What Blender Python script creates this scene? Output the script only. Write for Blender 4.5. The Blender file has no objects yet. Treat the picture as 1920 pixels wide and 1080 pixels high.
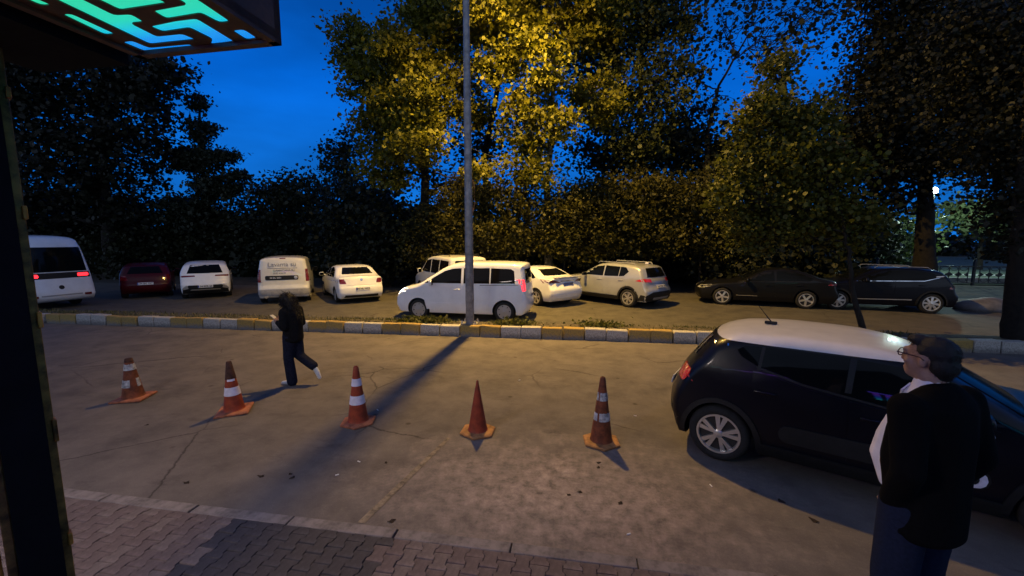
import bpy, bmesh, math, random
import numpy as np
from mathutils import Vector, Matrix
from mathutils.geometry import delaunay_2d_cdt
from mathutils.bvhtree import BVHTree

PI = math.pi
S = bpy.context.scene
COL = S.collection

# ------------------------------------------------------------------ camera
PITCH = math.atan(90 / 760.0)
YAW = math.radians(9.34)
CAM_H = 2.5
cam = bpy.data.cameras.new('camera')
cam.sensor_width = 36.0
cam.lens = 36.0 * 760 / 1920
cam.clip_start = 0.05
cam.clip_end = 2000
cam_o = bpy.data.objects.new('camera', cam)
COL.objects.link(cam_o)
cam_o.location = (0, 0, CAM_H)
cam_o.rotation_euler = (PI / 2 - PITCH, 0, YAW)
S.camera = cam_o

# ------------------------------------------------------------------ dusk sky
W = bpy.data.worlds.new('World')
S.world = W
W.use_nodes = True
wn, wl = W.node_tree.nodes, W.node_tree.links
bg = wn['Background']
SKY_STRENGTH = 1.0
bg.inputs['Strength'].default_value = SKY_STRENGTH
tc = wn.new('ShaderNodeTexCoord')
sep = wn.new('ShaderNodeSeparateXYZ')
wl.new(tc.outputs['Generated'], sep.inputs[0])
blue = wn.new('ShaderNodeValToRGB')          # the night-blue side, brighter towards the horizon
blue.color_ramp.elements[0].position = 0.0
blue.color_ramp.elements[0].color = (0.008, 0.195, 0.74, 1)
blue.color_ramp.elements[1].position = 0.75
blue.color_ramp.elements[1].color = (0.002, 0.040, 0.22, 1)
e = blue.color_ramp.elements.new(0.32)
e.color = (0.001, 0.125, 0.64, 1)
wl.new(sep.outputs['Z'], blue.inputs[0])
glow = wn.new('ShaderNodeValToRGB')          # afterglow side
glow.color_ramp.elements[0].position = 0.0
glow.color_ramp.elements[0].color = (0.62, 0.76, 1.06, 1)
glow.color_ramp.elements[1].position = 0.9
glow.color_ramp.elements[1].color = (0.07, 0.11, 0.25, 1)
wl.new(sep.outputs['Z'], glow.inputs[0])
dot = wn.new('ShaderNodeVectorMath')
dot.operation = 'DOT_PRODUCT'
dot.inputs[1].default_value = (0.10, -0.99, 0.05)
wl.new(tc.outputs['Generated'], dot.inputs[0])
mr = wn.new('ShaderNodeMapRange')
mr.interpolation_type = 'SMOOTHSTEP'
mr.inputs['From Min'].default_value = -0.40
mr.inputs['From Max'].default_value = 0.75
wl.new(dot.outputs['Value'], mr.inputs['Value'])
cn = wn.new('ShaderNodeTexNoise')            # thin cloud veil
cn.inputs['Scale'].default_value = 2.6
cn.inputs['Detail'].default_value = 5
cmap = wn.new('ShaderNodeMapping')
cmap.inputs['Scale'].default_value = (1, 1, 3.0)
wl.new(tc.outputs['Generated'], cmap.inputs[0])
wl.new(cmap.outputs[0], cn.inputs['Vector'])
cr = wn.new('ShaderNodeMapRange')
cr.inputs['From Min'].default_value = 0.35
cr.inputs['From Max'].default_value = 0.7
cr.inputs['To Min'].default_value = 0.70
cr.inputs['To Max'].default_value = 1.18
wl.new(cn.outputs[0], cr.inputs['Value'])
mx = wn.new('ShaderNodeMix')
mx.data_type = 'RGBA'
wl.new(mr.outputs[0], mx.inputs[0])
wl.new(blue.outputs[0], mx.inputs[6])
wl.new(glow.outputs[0], mx.inputs[7])
mul = wn.new('ShaderNodeVectorMath')
mul.operation = 'SCALE'
wl.new(mx.outputs[2], mul.inputs[0])
wl.new(cr.outputs[0], mul.inputs['Scale'])
wl.new(mul.outputs[0], bg.inputs['Color'])

# ------------------------------------------------------------------ exposure
S.view_settings.view_transform = 'Standard'
S.view_settings.look = 'None'
S.view_settings.exposure = 0.0
S.view_settings.gamma = 1.0
S.view_settings.use_curve_mapping = False
S.render.engine = 'CYCLES'
S.cycles.use_denoising = True
S.cycles.max_bounces = 6
S.cycles.diffuse_bounces = 3
S.cycles.transparent_max_bounces = 4
S.cycles.sample_clamp_indirect = 4.0

# lamp values (used by the lamps' own builders below)
STREET_LAMP_W = 18800.0
STREET_LAMP_COL = (1.0, 0.60, 0.13)
STREET_LAMP_POS = (-3.02, 12.45, 11.8)
HEADLIGHT_W = 55.0
PARK_LAMP_W = 1000.0
FILL_LIGHT_W = 430.0


# ================================================================== helpers
def at(u, v, z=None, Y=None):
    """world point seen at photo pixel (u, v) on the level z or on the plane at depth Y"""
    c, s, cy, sy = math.cos(PITCH), math.sin(PITCH), math.cos(YAW), math.sin(YAW)
    x, y = (u - 960) / 760.0, (540 - v) / 760.0
    fw, up = c + y * s, -s + y * c
    d = Vector((x * cy - fw * sy, x * sy + fw * cy, up))
    t = (z - CAM_H) / d.z if z is not None else Y / d.y
    return Vector((0, 0, CAM_H)) + d * t


def tag(o, label=None, cat=None, group=None, kind=None):
    if label: o['label'] = label
    if cat: o['category'] = cat
    if group: o['group'] = group
    if kind: o['kind'] = kind
    return o


def link(name, me, parent=None, loc=None, rot=None):
    o = bpy.data.objects.new(name, me)
    COL.objects.link(o)
    if parent: o.parent = parent
    if loc is not None: o.location = loc
    if rot is not None: o.rotation_euler = rot
    return o


def thing(name, label, cat, loc=(0, 0, 0), rz=0.0, group=None):
    o = link(name, None, None, loc, (0, 0, rz))
    o.empty_display_size = 0.2
    return tag(o, label, cat, group)


def mesh(name, verts, faces, mats=None, smooth=False, idx=None, angle=None):
    me = bpy.data.meshes.new(name)
    me.from_pydata([tuple(v) for v in verts], [], faces)
    if mats is not None:
        for m in (mats if isinstance(mats, (list, tuple)) else [mats]):
            me.materials.append(m)
    if idx is not None:
        me.polygons.foreach_set('material_index', idx)
    if smooth:
        me.polygons.foreach_set('use_smooth', [True] * len(me.polygons))
        if angle: me.set_sharp_from_angle(angle=math.radians(angle))
    me.update()
    return me


class MB:
    """collects boxes, tubes, lathes and prisms into one mesh"""
    def __init__(s): s.v, s.f = [], []

    def add(s, vs, fs):
        o = len(s.v)
        s.v += [Vector(v) for v in vs]
        s.f += [tuple(i + o for i in f) for f in fs]
        return s

    def box(s, c, d, rz=0.0, b=0.0):
        x, y, z = d[0] / 2, d[1] / 2, d[2] / 2
        if b > 0:
            bm = bmesh.new()
            bmesh.ops.create_cube(bm, size=1)
            for v in bm.verts: v.co = Vector((v.co.x * d[0], v.co.y * d[1], v.co.z * d[2]))
            bmesh.ops.bevel(bm, geom=bm.edges[:], offset=b, segments=2, affect='EDGES', profile=.5)
            vs = [v.co.copy() for v in bm.verts]
            bm.verts.index_update()
            fs = [[v.index for v in f.verts] for f in bm.faces]
            bm.free()
        else:
            vs = [Vector((a * x, e * y, g * z)) for a in (-1, 1) for e in (-1, 1) for g in (-1, 1)]
            fs = [(0, 1, 3, 2), (4, 6, 7, 5), (0, 4, 5, 1), (2, 3, 7, 6), (0, 2, 6, 4), (1, 5, 7, 3)]
        R = Matrix.Rotation(rz, 3, 'Z')
        return s.add([R @ v + Vector(c) for v in vs], fs)

    def tube(s, pts, r, n=8, cap=True):
        pts = [Vector(p) for p in pts]
        rs = r if isinstance(r, (list, tuple)) else [r] * len(pts)
        o = len(s.v)
        for i, p in enumerate(pts):
            t = (pts[min(i + 1, len(pts) - 1)] - pts[max(i - 1, 0)])
            t = t.normalized() if t.length > 1e-9 else Vector((0, 0, 1))
            a = t.cross(Vector((0, 0, 1)))
            if a.length < .05: a = t.cross(Vector((1, 0, 0)))
            a.normalize()
            b = t.cross(a)
            for k in range(n):
                q = 2 * PI * k / n
                s.v.append(p + (a * math.cos(q) + b * math.sin(q)) * rs[i])
        for i in range(len(pts) - 1):
            for k in range(n):
                k2 = (k + 1) % n
                s.f.append((o + i * n + k, o + i * n + k2, o + (i + 1) * n + k2, o + (i + 1) * n + k))
        if cap:
            s.f.append(tuple(o + k for k in range(n))[::-1])
            s.f.append(tuple(o + (len(pts) - 1) * n + k for k in range(n)))
        return s

    def lathe(s, prof, n=24, axis='Z', c=(0, 0, 0), close=False):
        o = len(s.v)
        c = Vector(c)
        for r, z in prof:
            for k in range(n):
                q = 2 * PI * k / n
                a, b = r * math.cos(q), r * math.sin(q)
                s.v.append(c + (Vector((a, b, z)) if axis == 'Z' else Vector((a, z, b))))
        m = len(prof)
        for i in range(m if close else m - 1):
            j = (i + 1) % m
            for k in range(n):
                k2 = (k + 1) % n
                s.f.append((o + i * n + k, o + i * n + k2, o + j * n + k2, o + j * n + k))
        if not close:
            s.f.append(tuple(o + k for k in range(n))[::-1])
            s.f.append(tuple(o + (m - 1) * n + k for k in range(n)))
        return s

    def prism(s, poly, z0, z1):
        o, n = len(s.v), len(poly)
        for z in (z0, z1):
            s.v += [Vector((p[0], p[1], z)) for p in poly]
        s.f.append(tuple(o + i for i in range(n))[::-1])
        s.f.append(tuple(o + n + i for i in range(n)))
        for i in range(n):
            j = (i + 1) % n
            s.f.append((o + i, o + j, o + n + j, o + n + i))
        return s

    def build(s, name, mat, parent=None, loc=None, rot=None, smooth=False, angle=35):
        return link(name, mesh(name, s.v, s.f, mat, smooth, angle=angle), parent, loc, rot)


def evaluated(o):
    """mesh of an object with its modifiers applied; the source object is removed"""
    dg = bpy.context.evaluated_depsgraph_get()
    dg.update()
    me = bpy.data.meshes.new_from_object(o.evaluated_get(dg))
    old = o.data
    bpy.data.objects.remove(o)
    if old.users == 0 and isinstance(old, bpy.types.Mesh): bpy.data.meshes.remove(old)
    return me


def text_mesh(s, size, mat, bold=0.0):
    cu = bpy.data.curves.new('lettering', 'FONT')
    cu.body = s
    cu.size = size
    cu.align_x = 'CENTER'
    cu.align_y = 'CENTER'
    cu.extrude = 0.002
    cu.offset = bold
    cu.resolution_u = 2
    o = link('lettering', cu)
    me = evaluated(o)
    me.materials.clear()
    me.materials.append(mat)
    return me


# ================================================================== materials
def pmat(name, col, rough=.6, metal=0., coat=0., spec=.5, emit=None, es=0., **kw):
    m = bpy.data.materials.new(name)
    m.use_nodes = True
    b = m.node_tree.nodes['Principled BSDF']
    b.inputs['Base Color'].default_value = (*col, 1)
    b.inputs['Roughness'].default_value = rough
    b.inputs['Metallic'].default_value = metal
    b.inputs['Coat Weight'].default_value = coat
    b.inputs['Coat Roughness'].default_value = .05
    b.inputs['Specular IOR Level'].default_value = spec
    if emit:
        b.inputs['Emission Color'].default_value = (*emit, 1)
        b.inputs['Emission Strength'].default_value = es
    return m


def node(m, t, **ins):
    n = m.node_tree.nodes.new(t)
    for k, v in ins.items():
        n.inputs[k.replace('_', ' ')].default_value = v
    return n


def lk(m, a, b): m.node_tree.links.new(a, b)


def coords(m, scale=(1, 1, 1), kind='Object'):
    t = node(m, 'ShaderNodeTexCoord')
    mp = node(m, 'ShaderNodeMapping')
    mp.inputs['Scale'].default_value = scale
    lk(m, t.outputs[kind], mp.inputs[0])
    return mp.outputs[0]


def noise(m, vec, scale, detail=4, rough=.55):
    n = node(m, 'ShaderNodeTexNoise', Scale=scale, Detail=detail, Roughness=rough)
    lk(m, vec, n.inputs['Vector'])
    return n.outputs[0]


def ramp(m, fac, stops):
    r = node(m, 'ShaderNodeValToRGB')
    el = r.color_ramp.elements
    for i, (p, c) in enumerate(stops):
        q = el[i] if i < 2 else el.new(p)
        q.position = p
        q.color = (*c, 1) if len(c) == 3 else c
    lk(m, fac, r.inputs[0])
    return r.outputs[0]


def mix(m, fac, a, b, blend='MIX'):
    n = node(m, 'ShaderNodeMix')
    n.data_type = 'RGBA'
    n.blend_type = blend
    for i, x in ((0, fac), (6, a), (7, b)):
        if hasattr(x, 'is_linked'): lk(m, x, n.inputs[i])
        else: n.inputs[i].default_value = x if i == 0 else (*x, 1)
    return n.outputs[2]


def bsdf(m): return m.node_tree.nodes['Principled BSDF']


def bump(m, h, strength=.4, dist=.02):
    b = node(m, 'ShaderNodeBump', Strength=strength, Distance=dist)
    lk(m, h, b.inputs['Height'])
    lk(m, b.outputs[0], bsdf(m).inputs['Normal'])


def worn(name, col, var=.25, scale=12., rough=.7, dark=None, bumpy=.15, metal=0., coat=0., spec=.4):
    """a plain colour broken up by grime"""
    m = pmat(name, col, rough, metal, coat, spec)
    v = coords(m)
    lo = dark or tuple(c * (1 - 2 * var) for c in col)
    hi = tuple(min(1, c * (1 + var)) for c in col)
    lk(m, ramp(m, noise(m, v, scale, 6, .65), [(.3, lo), (.62, hi)]), bsdf(m).inputs['Base Color'])
    if bumpy: bump(m, noise(m, v, scale * 6, 3), bumpy, .01)
    return m


def asphalt(name, lo, hi, near=False):
    m = pmat(name, hi, .82, spec=.3)
    v = coords(m)
    vs = coords(m, (.16, 1, 1))
    big = noise(m, vs, .8, 5, .6)
    mid = noise(m, v, 1.9, 8, .68)
    fine = noise(m, v, 130, 2)
    c = ramp(m, mid, [(.34, lo), (.5, tuple((a + b) / 2 for a, b in zip(lo, hi))), (.68, hi)])
    c = mix(m, ramp(m, big, [(.35, (.0,) * 3), (.7, (1,) * 3)]), c, mix(m, .5, c, hi))
    st = noise(m, coords(m, (.4, 1, 1)), 3.1, 7, .7)
    c = mix(m, ramp(m, st, [(.58, (0,) * 3), (.72, (.55,) * 3)]), c, tuple(x * .45 for x in lo))
    c = mix(m, ramp(m, fine, [(.35, (.16,) * 3), (.6, (0,) * 3)]), c, (.01, .01, .01))
    wv = node(m, 'ShaderNodeMix')
    wv.data_type = 'VECTOR'
    wv.inputs[0].default_value = .16
    lk(m, v, wv.inputs[4])
    nz = node(m, 'ShaderNodeTexNoise', Scale=1.7, Detail=6., Roughness=.7)
    lk(m, v, nz.inputs['Vector'])
    lk(m, nz.outputs['Color'], wv.inputs[5])
    vo = node(m, 'ShaderNodeTexVoronoi', Scale=.62)
    vo.feature = 'DISTANCE_TO_EDGE'
    lk(m, wv.outputs[1], vo.inputs['Vector'])
    gate = ramp(m, noise(m, v, .5, 2), [(.50, (0,) * 3), (.60, (1,) * 3)])
    ck = ramp(m, vo.outputs['Distance'], [(.0, (.85,) * 3), (.010, (0,) * 3)])
    c = mix(m, mix(m, 1, ck, gate, 'MULTIPLY'), c, (.022, .018, .016))
    vb = node(m, 'ShaderNodeTexVoronoi', Scale=1.5)
    lk(m, v, vb.inputs['Vector'])
    c = mix(m, ramp(m, vb.outputs['Distance'], [(.03, (.75,) * 3), (.075, (0,) * 3)]), c, (.035, .028, .022))
    grit = noise(m, v, 46, 3, .8)
    c = mix(m, ramp(m, grit, [(.60, (0,) * 3), (.72, (.35,) * 3)]), c, tuple(min(1, x * 1.9) for x in hi))
    h = fine
    if near:   # crumbled pale concrete patch in front of the pavement
        g = node(m, 'ShaderNodeVectorMath')
        g.operation = 'DISTANCE'
        sc = node(m, 'ShaderNodeMapping')
        sc.inputs['Scale'].default_value = (.62, 1, 1)
        t = node(m, 'ShaderNodeTexCoord')
        lk(m, t.outputs['Object'], sc.inputs[0])
        lk(m, sc.outputs[0], g.inputs[0])
        g.inputs[1].default_value = (-.10, 3.75, 0)
        wob = node(m, 'ShaderNodeMath')
        wob.operation = 'MULTIPLY_ADD'
        n2 = noise(m, v, 2.0, 9, .78)
        lk(m, n2, wob.inputs[0])
        wob.inputs[1].default_value = 2.6
        lk(m, g.outputs['Value'], wob.inputs[2])
        pm = ramp(m, wob.outputs[0], [(.0, (1,) * 3), (.55, (.9,) * 3)])
        r = m.node_tree.nodes[-1]
        mask = node(m, 'ShaderNodeMapRange')
        mask.inputs['From Min'].default_value = 2.75
        mask.inputs['From Max'].default_value = 1.45
        lk(m, wob.outputs[0], mask.inputs['Value'])
        pc = ramp(m, noise(m, v, 7.5, 9, .75), [(.34, (.11, .092, .084)), (.50, (.25, .205, .185)), (.68, (.40, .325, .295))])
        c = mix(m, mask.outputs[0], c, pc)
        hm = node(m, 'ShaderNodeMath')
        hm.operation = 'MULTIPLY_ADD'
        n3 = noise(m, v, 9, 9, .75)
        mm = node(m, 'ShaderNodeMath')
        mm.operation = 'MULTIPLY'
        lk(m, n3, mm.inputs[0])
        lk(m, mask.outputs[0], mm.inputs[1])
        lk(m, mm.outputs[0], hm.inputs[0])
        hm.inputs[1].default_value = 6.
        lk(m, fine, hm.inputs[2])
        h = hm.outputs[0]
    lk(m, c, bsdf(m).inputs['Base Color'])
    bump(m, h, .35, .008)
    return m


def leafmat(name, c0, c1, trans=.35):
    m = bpy.data.materials.new(name)
    m.use_nodes = True
    nt = m.node_tree
    nt.nodes.clear()
    out = nt.nodes.new('ShaderNodeOutputMaterial')
    a = nt.nodes.new('ShaderNodeAttribute')
    a.attribute_name = 'tint'
    c = ramp(m, a.outputs['Fac'], [(0, c0), (1, c1)])
    p = nt.nodes.new('ShaderNodeBsdfPrincipled')
    p.inputs['Roughness'].default_value = .55
    p.inputs['Specular IOR Level'].default_value = .25
    lk(m, c, p.inputs['Base Color'])
    t = nt.nodes.new('ShaderNodeBsdfTranslucent')
    lk(m, mix(m, 1, c, (.9, 1.0, .35), 'MULTIPLY'), t.inputs['Color'])
    x = nt.nodes.new('ShaderNodeMixShader')
    x.inputs[0].default_value = trans
    lk(m, p.outputs[0], x.inputs[1])
    lk(m, t.outputs[0], x.inputs[2])
    lk(m, x.outputs[0], out.inputs['Surface'])
    return m


M = {}
M['road'] = asphalt('near_asphalt', (.074, .065, .062), (.160, .139, .130), True)
M['far_road'] = asphalt('far_asphalt', (.042, .039, .035), (.105, .094, .078))
M['soil'] = worn('soil', (.035, .028, .02), .4, 3, .95)
M['verge'] = worn('verge_soil', (.075, .062, .045), .4, 9, .95, bumpy=.5)
M['terrace'] = worn('terrace_stone', (.11, .10, .095), .2, 4, .8)
M['strip'] = worn('kerb_concrete', (.17, .15, .15), .25, 9, .85)
M['paver'] = worn('red_paver', (.118, .090, .090), .25, 7, .85)
M['paver2'] = worn('pale_paver', (.140, .112, .110), .25, 7, .85)
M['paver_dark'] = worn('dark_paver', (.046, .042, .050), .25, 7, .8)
M['joint'] = worn('joint_sand', (.028, .023, .02), .3, 30, .95)


def kerb_paint(name, col, base=(.17, .155, .145)):
    m = pmat(name, col, .8)
    v = coords(m)
    n = noise(m, v, 16, 8, .7)
    g = node(m, 'ShaderNodeTexCoord')
    sx = node(m, 'ShaderNodeSeparateXYZ')
    lk(m, g.outputs['Object'], sx.inputs[0])
    a = node(m, 'ShaderNodeMath')
    a.operation = 'MULTIPLY_ADD'
    lk(m, sx.outputs['Z'], a.inputs[0])
    a.inputs[1].default_value = 3.2
    lk(m, n, a.inputs[2])
    c = mix(m, ramp(m, a.outputs[0], [(.26, (.0,) * 3), (.62, (.92,) * 3)]), base, col)
    c = mix(m, ramp(m, noise(m, v, 40, 3), [(.35, (.5,) * 3), (.55, (0,) * 3)]), c, (.07, .06, .05))
    lk(m, c, bsdf(m).inputs['Base Color'])
    bump(m, n, .5, .02)
    return m


M['kerb_white'] = kerb_paint('kerb_white', (.44, .41, .37))
M['kerb_yellow'] = kerb_paint('kerb_yellow', (.36, .235, .05))
M['line'] = worn('faded_line', (.19, .155, .115), .35, 14, .9)
for nm, c in (('white_paint', (.74, .76, .80)), ('silver_paint', (.36, .37, .39)), ('red_paint', (.055, .003, .005)),
              ('navy_paint', (.003, .0035, .008)), ('black_paint', (.006, .006, .007)), ('offwhite_paint', (.62, .62, .60))):
    M[nm] = worn(nm, c, .04, 3, .32, bumpy=0, coat=.8)
    bsdf(M[nm]).inputs['Coat Roughness'].default_value = .04
for nm in ('navy_paint', 'black_paint', 'red_paint'):
    bsdf(M[nm]).inputs['Coat Weight'].default_value = .18
    bsdf(M[nm]).inputs['Specular IOR Level'].default_value = .2
bsdf(M['silver_paint']).inputs['Metallic'].default_value = .35
M['roof_white'] = worn('roof_white', (.70, .68, .70), .05, 4, .3, bumpy=0, coat=.7)
M['glass'] = pmat('car_glass', (.004, .005, .006), .03, spec=.12)
M['screen'] = pmat('windscreen_glass', (.004, .005, .006), .12, spec=.02)
M['glass_seen'] = pmat('tinted_glass', (.006, .006, .007), .04, spec=.10)
M['rubber'] = worn('tyre_rubber', (.014, .014, .014), .3, 20, .85)
M['plastic'] = worn('black_plastic', (.007, .007, .0075), .2, 15, .6)
M['alloy'] = pmat('alloy', (.62, .60, .57), .34, .75)
M['rim_dark'] = pmat('wheel_recess', (.012, .012, .013), .55)
M['steel'] = pmat('wheel_cover', (.34, .34, .35), .45, .5)
M['chrome'] = pmat('chrome', (.75, .75, .75), .12, 1.)
M['lens_red'] = pmat('red_lens', (.14, .008, .010), .12, coat=.5)
M['lens_clear'] = pmat('clear_lens', (.42, .43, .45), .1, coat=.6)
M['lens_on'] = pmat('lit_tail_lamp', (.3, .01, .01), .3, emit=(1, .02, .03), es=3.2)
M['lens_mid'] = pmat('dim_tail_lamp', (.45, .012, .016), .2, coat=.6)
M['head_on'] = pmat('lit_headlamp', (.8, .8, .8), .3, emit=(1, .93, .80), es=7)
M['plate'] = worn('plate_white', (.62, .63, .66), .1, 30, .5, bumpy=0)
M['plate_blue'] = pmat('plate_blue', (.02, .05, .30), .5)
M['ink'] = pmat('dark_lettering', (.03, .03, .035), .6)
M['ink_grey'] = pmat('grey_lettering', (.20, .215, .25), .6)
M['bark'] = worn('bark', (.011, .009, .007), .35, 9, .95, bumpy=.6)
M['bark_pale'] = worn('plane_bark', (.20, .175, .11), .45, 5, .9, bumpy=.4)
M['pole'] = worn('galvanised_steel', (.22, .215, .22), .22, 7, .5, metal=.45, bumpy=.1)
M['concrete'] = worn('pad_concrete', (.24, .20, .16), .25, 8, .9, bumpy=.4)
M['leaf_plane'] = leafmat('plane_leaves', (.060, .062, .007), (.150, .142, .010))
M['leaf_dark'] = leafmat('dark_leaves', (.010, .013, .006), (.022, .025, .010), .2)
M['leaf_plane_shade'] = leafmat('plane_leaves_shade', (.018, .024, .006), (.042, .048, .008), .2)  # plane leaves with the shade of nearer leaves put into the colour
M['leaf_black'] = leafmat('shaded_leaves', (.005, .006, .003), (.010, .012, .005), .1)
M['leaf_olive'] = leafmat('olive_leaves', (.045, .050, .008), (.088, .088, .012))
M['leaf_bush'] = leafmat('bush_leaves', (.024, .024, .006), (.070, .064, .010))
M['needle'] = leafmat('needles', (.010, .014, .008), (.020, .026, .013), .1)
M['leaf_park'] = leafmat('park_leaves', (.06, .085, .04), (.10, .13, .06))
M['grass'] = leafmat('grass_blades', (.045, .055, .012), (.10, .095, .03))
M['straw'] = leafmat('dry_grass', (.14, .12, .065), (.24, .21, .12))
M['cone_orange'] = worn('cone_orange', (.24, .036, .011), .2, 11, .6)
M['cone_dirty'] = worn('cone_dirty', (.15, .040, .014), .35, 9, .7)
M['cone_base'] = worn('cone_base', (.30, .105, .055), .3, 10, .75)
M['cone_base2'] = worn('cone_base_yellowed', (.30, .145, .055), .3, 10, .75)
M['sleeve'] = worn('white_sleeve', (.62, .60, .72), .1, 14, .5)
M['sleeve_dirty'] = worn('dirty_sleeve', (.36, .37, .40), .45, 16, .6)
M['cone_tip'] = worn('sooty_tip', (.055, .02, .012), .3, 20, .8)
M['skin'] = worn('skin', (.30, .17, .12), .1, 20, .55, bumpy=.05)
M['hair'] = worn('hair', (.010, .008, .007), .3, 60, .55, bumpy=.4)
M['cloth_black'] = worn('black_cloth', (.009, .009, .010), .25, 30, .95, spec=.08)
M['jacket'] = worn('dark_blazer', (.003, .003, .0035), .2, 60, .9, spec=.08)
M['jeans'] = worn('denim', (.012, .016, .034), .12, 60, .9, spec=.08)
M['jeans_dark'] = worn('dark_denim', (.012, .014, .028), .3, 40, .9, spec=.08)
M['shirt'] = worn('white_shirt', (.66, .62, .68), .06, 14, .8)
M['shoe'] = worn('pale_shoe', (.50, .52, .56), .1, 20, .6)
M['glasses'] = pmat('spectacle_frame', (.05, .008, .008), .3)
M['phone'] = pmat('phone_body', (.5, .5, .52), .3)
M['brown'] = worn('stained_wood', (.10, .045, .018), .3, 6, .5)
M['black_board'] = worn('black_board', (.006, .006, .006), .2, 8, .85, spec=.15)
M['gold'] = worn('gold_panel', (.50, .23, .03), .45, 5, .5, metal=.2)
M['steel_grey'] = worn('grey_bumper', (.30, .30, .31), .12, 8, .6)
M['gold_dark'] = worn('dull_gold', (.20, .115, .028), .5, 14, .5, metal=.2)
M['wall'] = worn('dark_facade', (.02, .018, .017), .25, 3, .85)
M['fence'] = pmat('fence_iron', (.012, .013, .013), .6)
M['plinth'] = worn('fence_plinth', (.20, .20, .19), .2, 5, .9)
M['parkgrass'] = worn('park_lawn', (.055, .075, .045), .3, 2, .95)
M['parkpath'] = worn('park_path', (.26, .26, .25), .15, 3, .9)
M['dry_leaf'] = worn('dry_leaf', (.022, .013, .008), .3, 40, .9)
M['butt'] = pmat('cigarette_paper', (.75, .73, .70), .8)
M['cable'] = pmat('cable', (.02, .02, .02), .6)
M['park_on'] = pmat('park_lamp_glass', (.8, .8, .8), .3, emit=(.80, 1, .92), es=22)
M['sodium_on'] = pmat('sodium_lens', (.8, .6, .3), .3, emit=STREET_LAMP_COL, es=30)
M['warm_on'] = pmat('warm_window', (.5, .3, .1), .4, emit=(1, .55, .12), es=1.2)
M['stone_pale'] = worn('pale_cover', (.12, .115, .13), .2, 4, .7)


def led_mat(name, stops, axis, lo, hi, strength):
    m = pmat(name, (.2, .2, .2), .5)
    g = node(m, 'ShaderNodeTexCoord')
    sx = node(m, 'ShaderNodeSeparateXYZ')
    lk(m, g.outputs['Object'], sx.inputs[0])
    r = node(m, 'ShaderNodeMapRange')
    r.inputs['From Min'].default_value = lo
    r.inputs['From Max'].default_value = hi
    lk(m, sx.outputs[axis], r.inputs['Value'])
    lk(m, ramp(m, r.outputs[0], stops), bsdf(m).inputs['Emission Color'])
    bsdf(m).inputs['Emission Strength'].default_value = strength
    return m


# ================================================================== ground, roads, pavement, median
def sheet(name, x0, x1, y0, y1, z, mat, kind='structure', nx=1, skew=0.0):
    vs = [(x0, y0 + skew * x0, z), (x1, y0 + skew * x1, z), (x1, y1 + skew * x1, z), (x0, y1 + skew * x0, z)]
    o = link(name, mesh(name, vs, [(0, 1, 2, 3)], mat))
    if kind: tag(o, kind=kind)
    return o


SK = 0.032                       # the road runs 1.8 degrees off the pavement line
ky = lambda x: 10.10 + SK * x    # near face of the median kerb
sheet('ground', -400, 400, -60, 900, -.03, M['soil'])
near_road = sheet('near_road', -120, 120, 3.05, 10.6, 0.0, M['road'])
far_road = sheet('far_road', -120, 120, 10.9, 20.0, 0.0, M['far_road'], skew=SK * .5)
pl = MB().add([(-1.90, 3.07, .004), (-1.83, 3.07, .004), (-1.56, 4.70, .004), (-1.61, 4.70, .004)], [(0, 1, 2, 3)]).build('parking_line', M['line'], near_road)

# pavement with bone-shaped pavers
pavement = sheet('pavement', -14, 14, 0.2, 2.93, -.004, M['joint'])
rnd = random.Random(4)
PX, PL, G_ = .128, .172, .004
we, ww = .150 - G_, .106 - G_
bone = [(-we / 2, -PL / 2 + G_), (we / 2, -PL / 2 + G_), (we / 2, -PL * .27), (ww / 2, -PL * .17), (ww / 2, PL * .17), (we / 2, PL * .27), (we / 2, PL / 2 - G_),
        (-we / 2, PL / 2 - G_), (-we / 2, PL * .27), (-ww / 2, PL * .17), (-ww / 2, -PL * .17), (-we / 2, -PL * .27)]


def paver_mesh(m):
    n = len(bone)
    vs = [(x, y, 0) for x, y in bone] + [(x, y, .05) for x, y in bone] + [(x * .955, y * .965, .056) for x, y in bone]
    fs = [tuple(range(2 * n, 3 * n))]
    for k in (0, 1):
        for i in range(n):
            j = (i + 1) % n
            fs.append((k * n + i, k * n + j, (k + 1) * n + j, (k + 1) * n + i))
    return mesh('paver', vs, fs, m)


def half_mesh(m):
    P = [(x, y) for x, y in bone if y < 0]
    P = [(ww / 2, 0), (-ww / 2, 0)] + [(-we / 2, -PL / 2 + G_)][:0] + [p for p in bone[10:]] + [bone[0], bone[1], bone[2], bone[3]]
    b = MB().prism(P, 0, .054)
    me = mesh('paver', b.v, b.f, m)
    bm = bmesh.new(); bm.from_mesh(me); bmesh.ops.recalc_face_normals(bm, faces=bm.faces); bm.to_mesh(me); bm.free()
    return me


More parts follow.
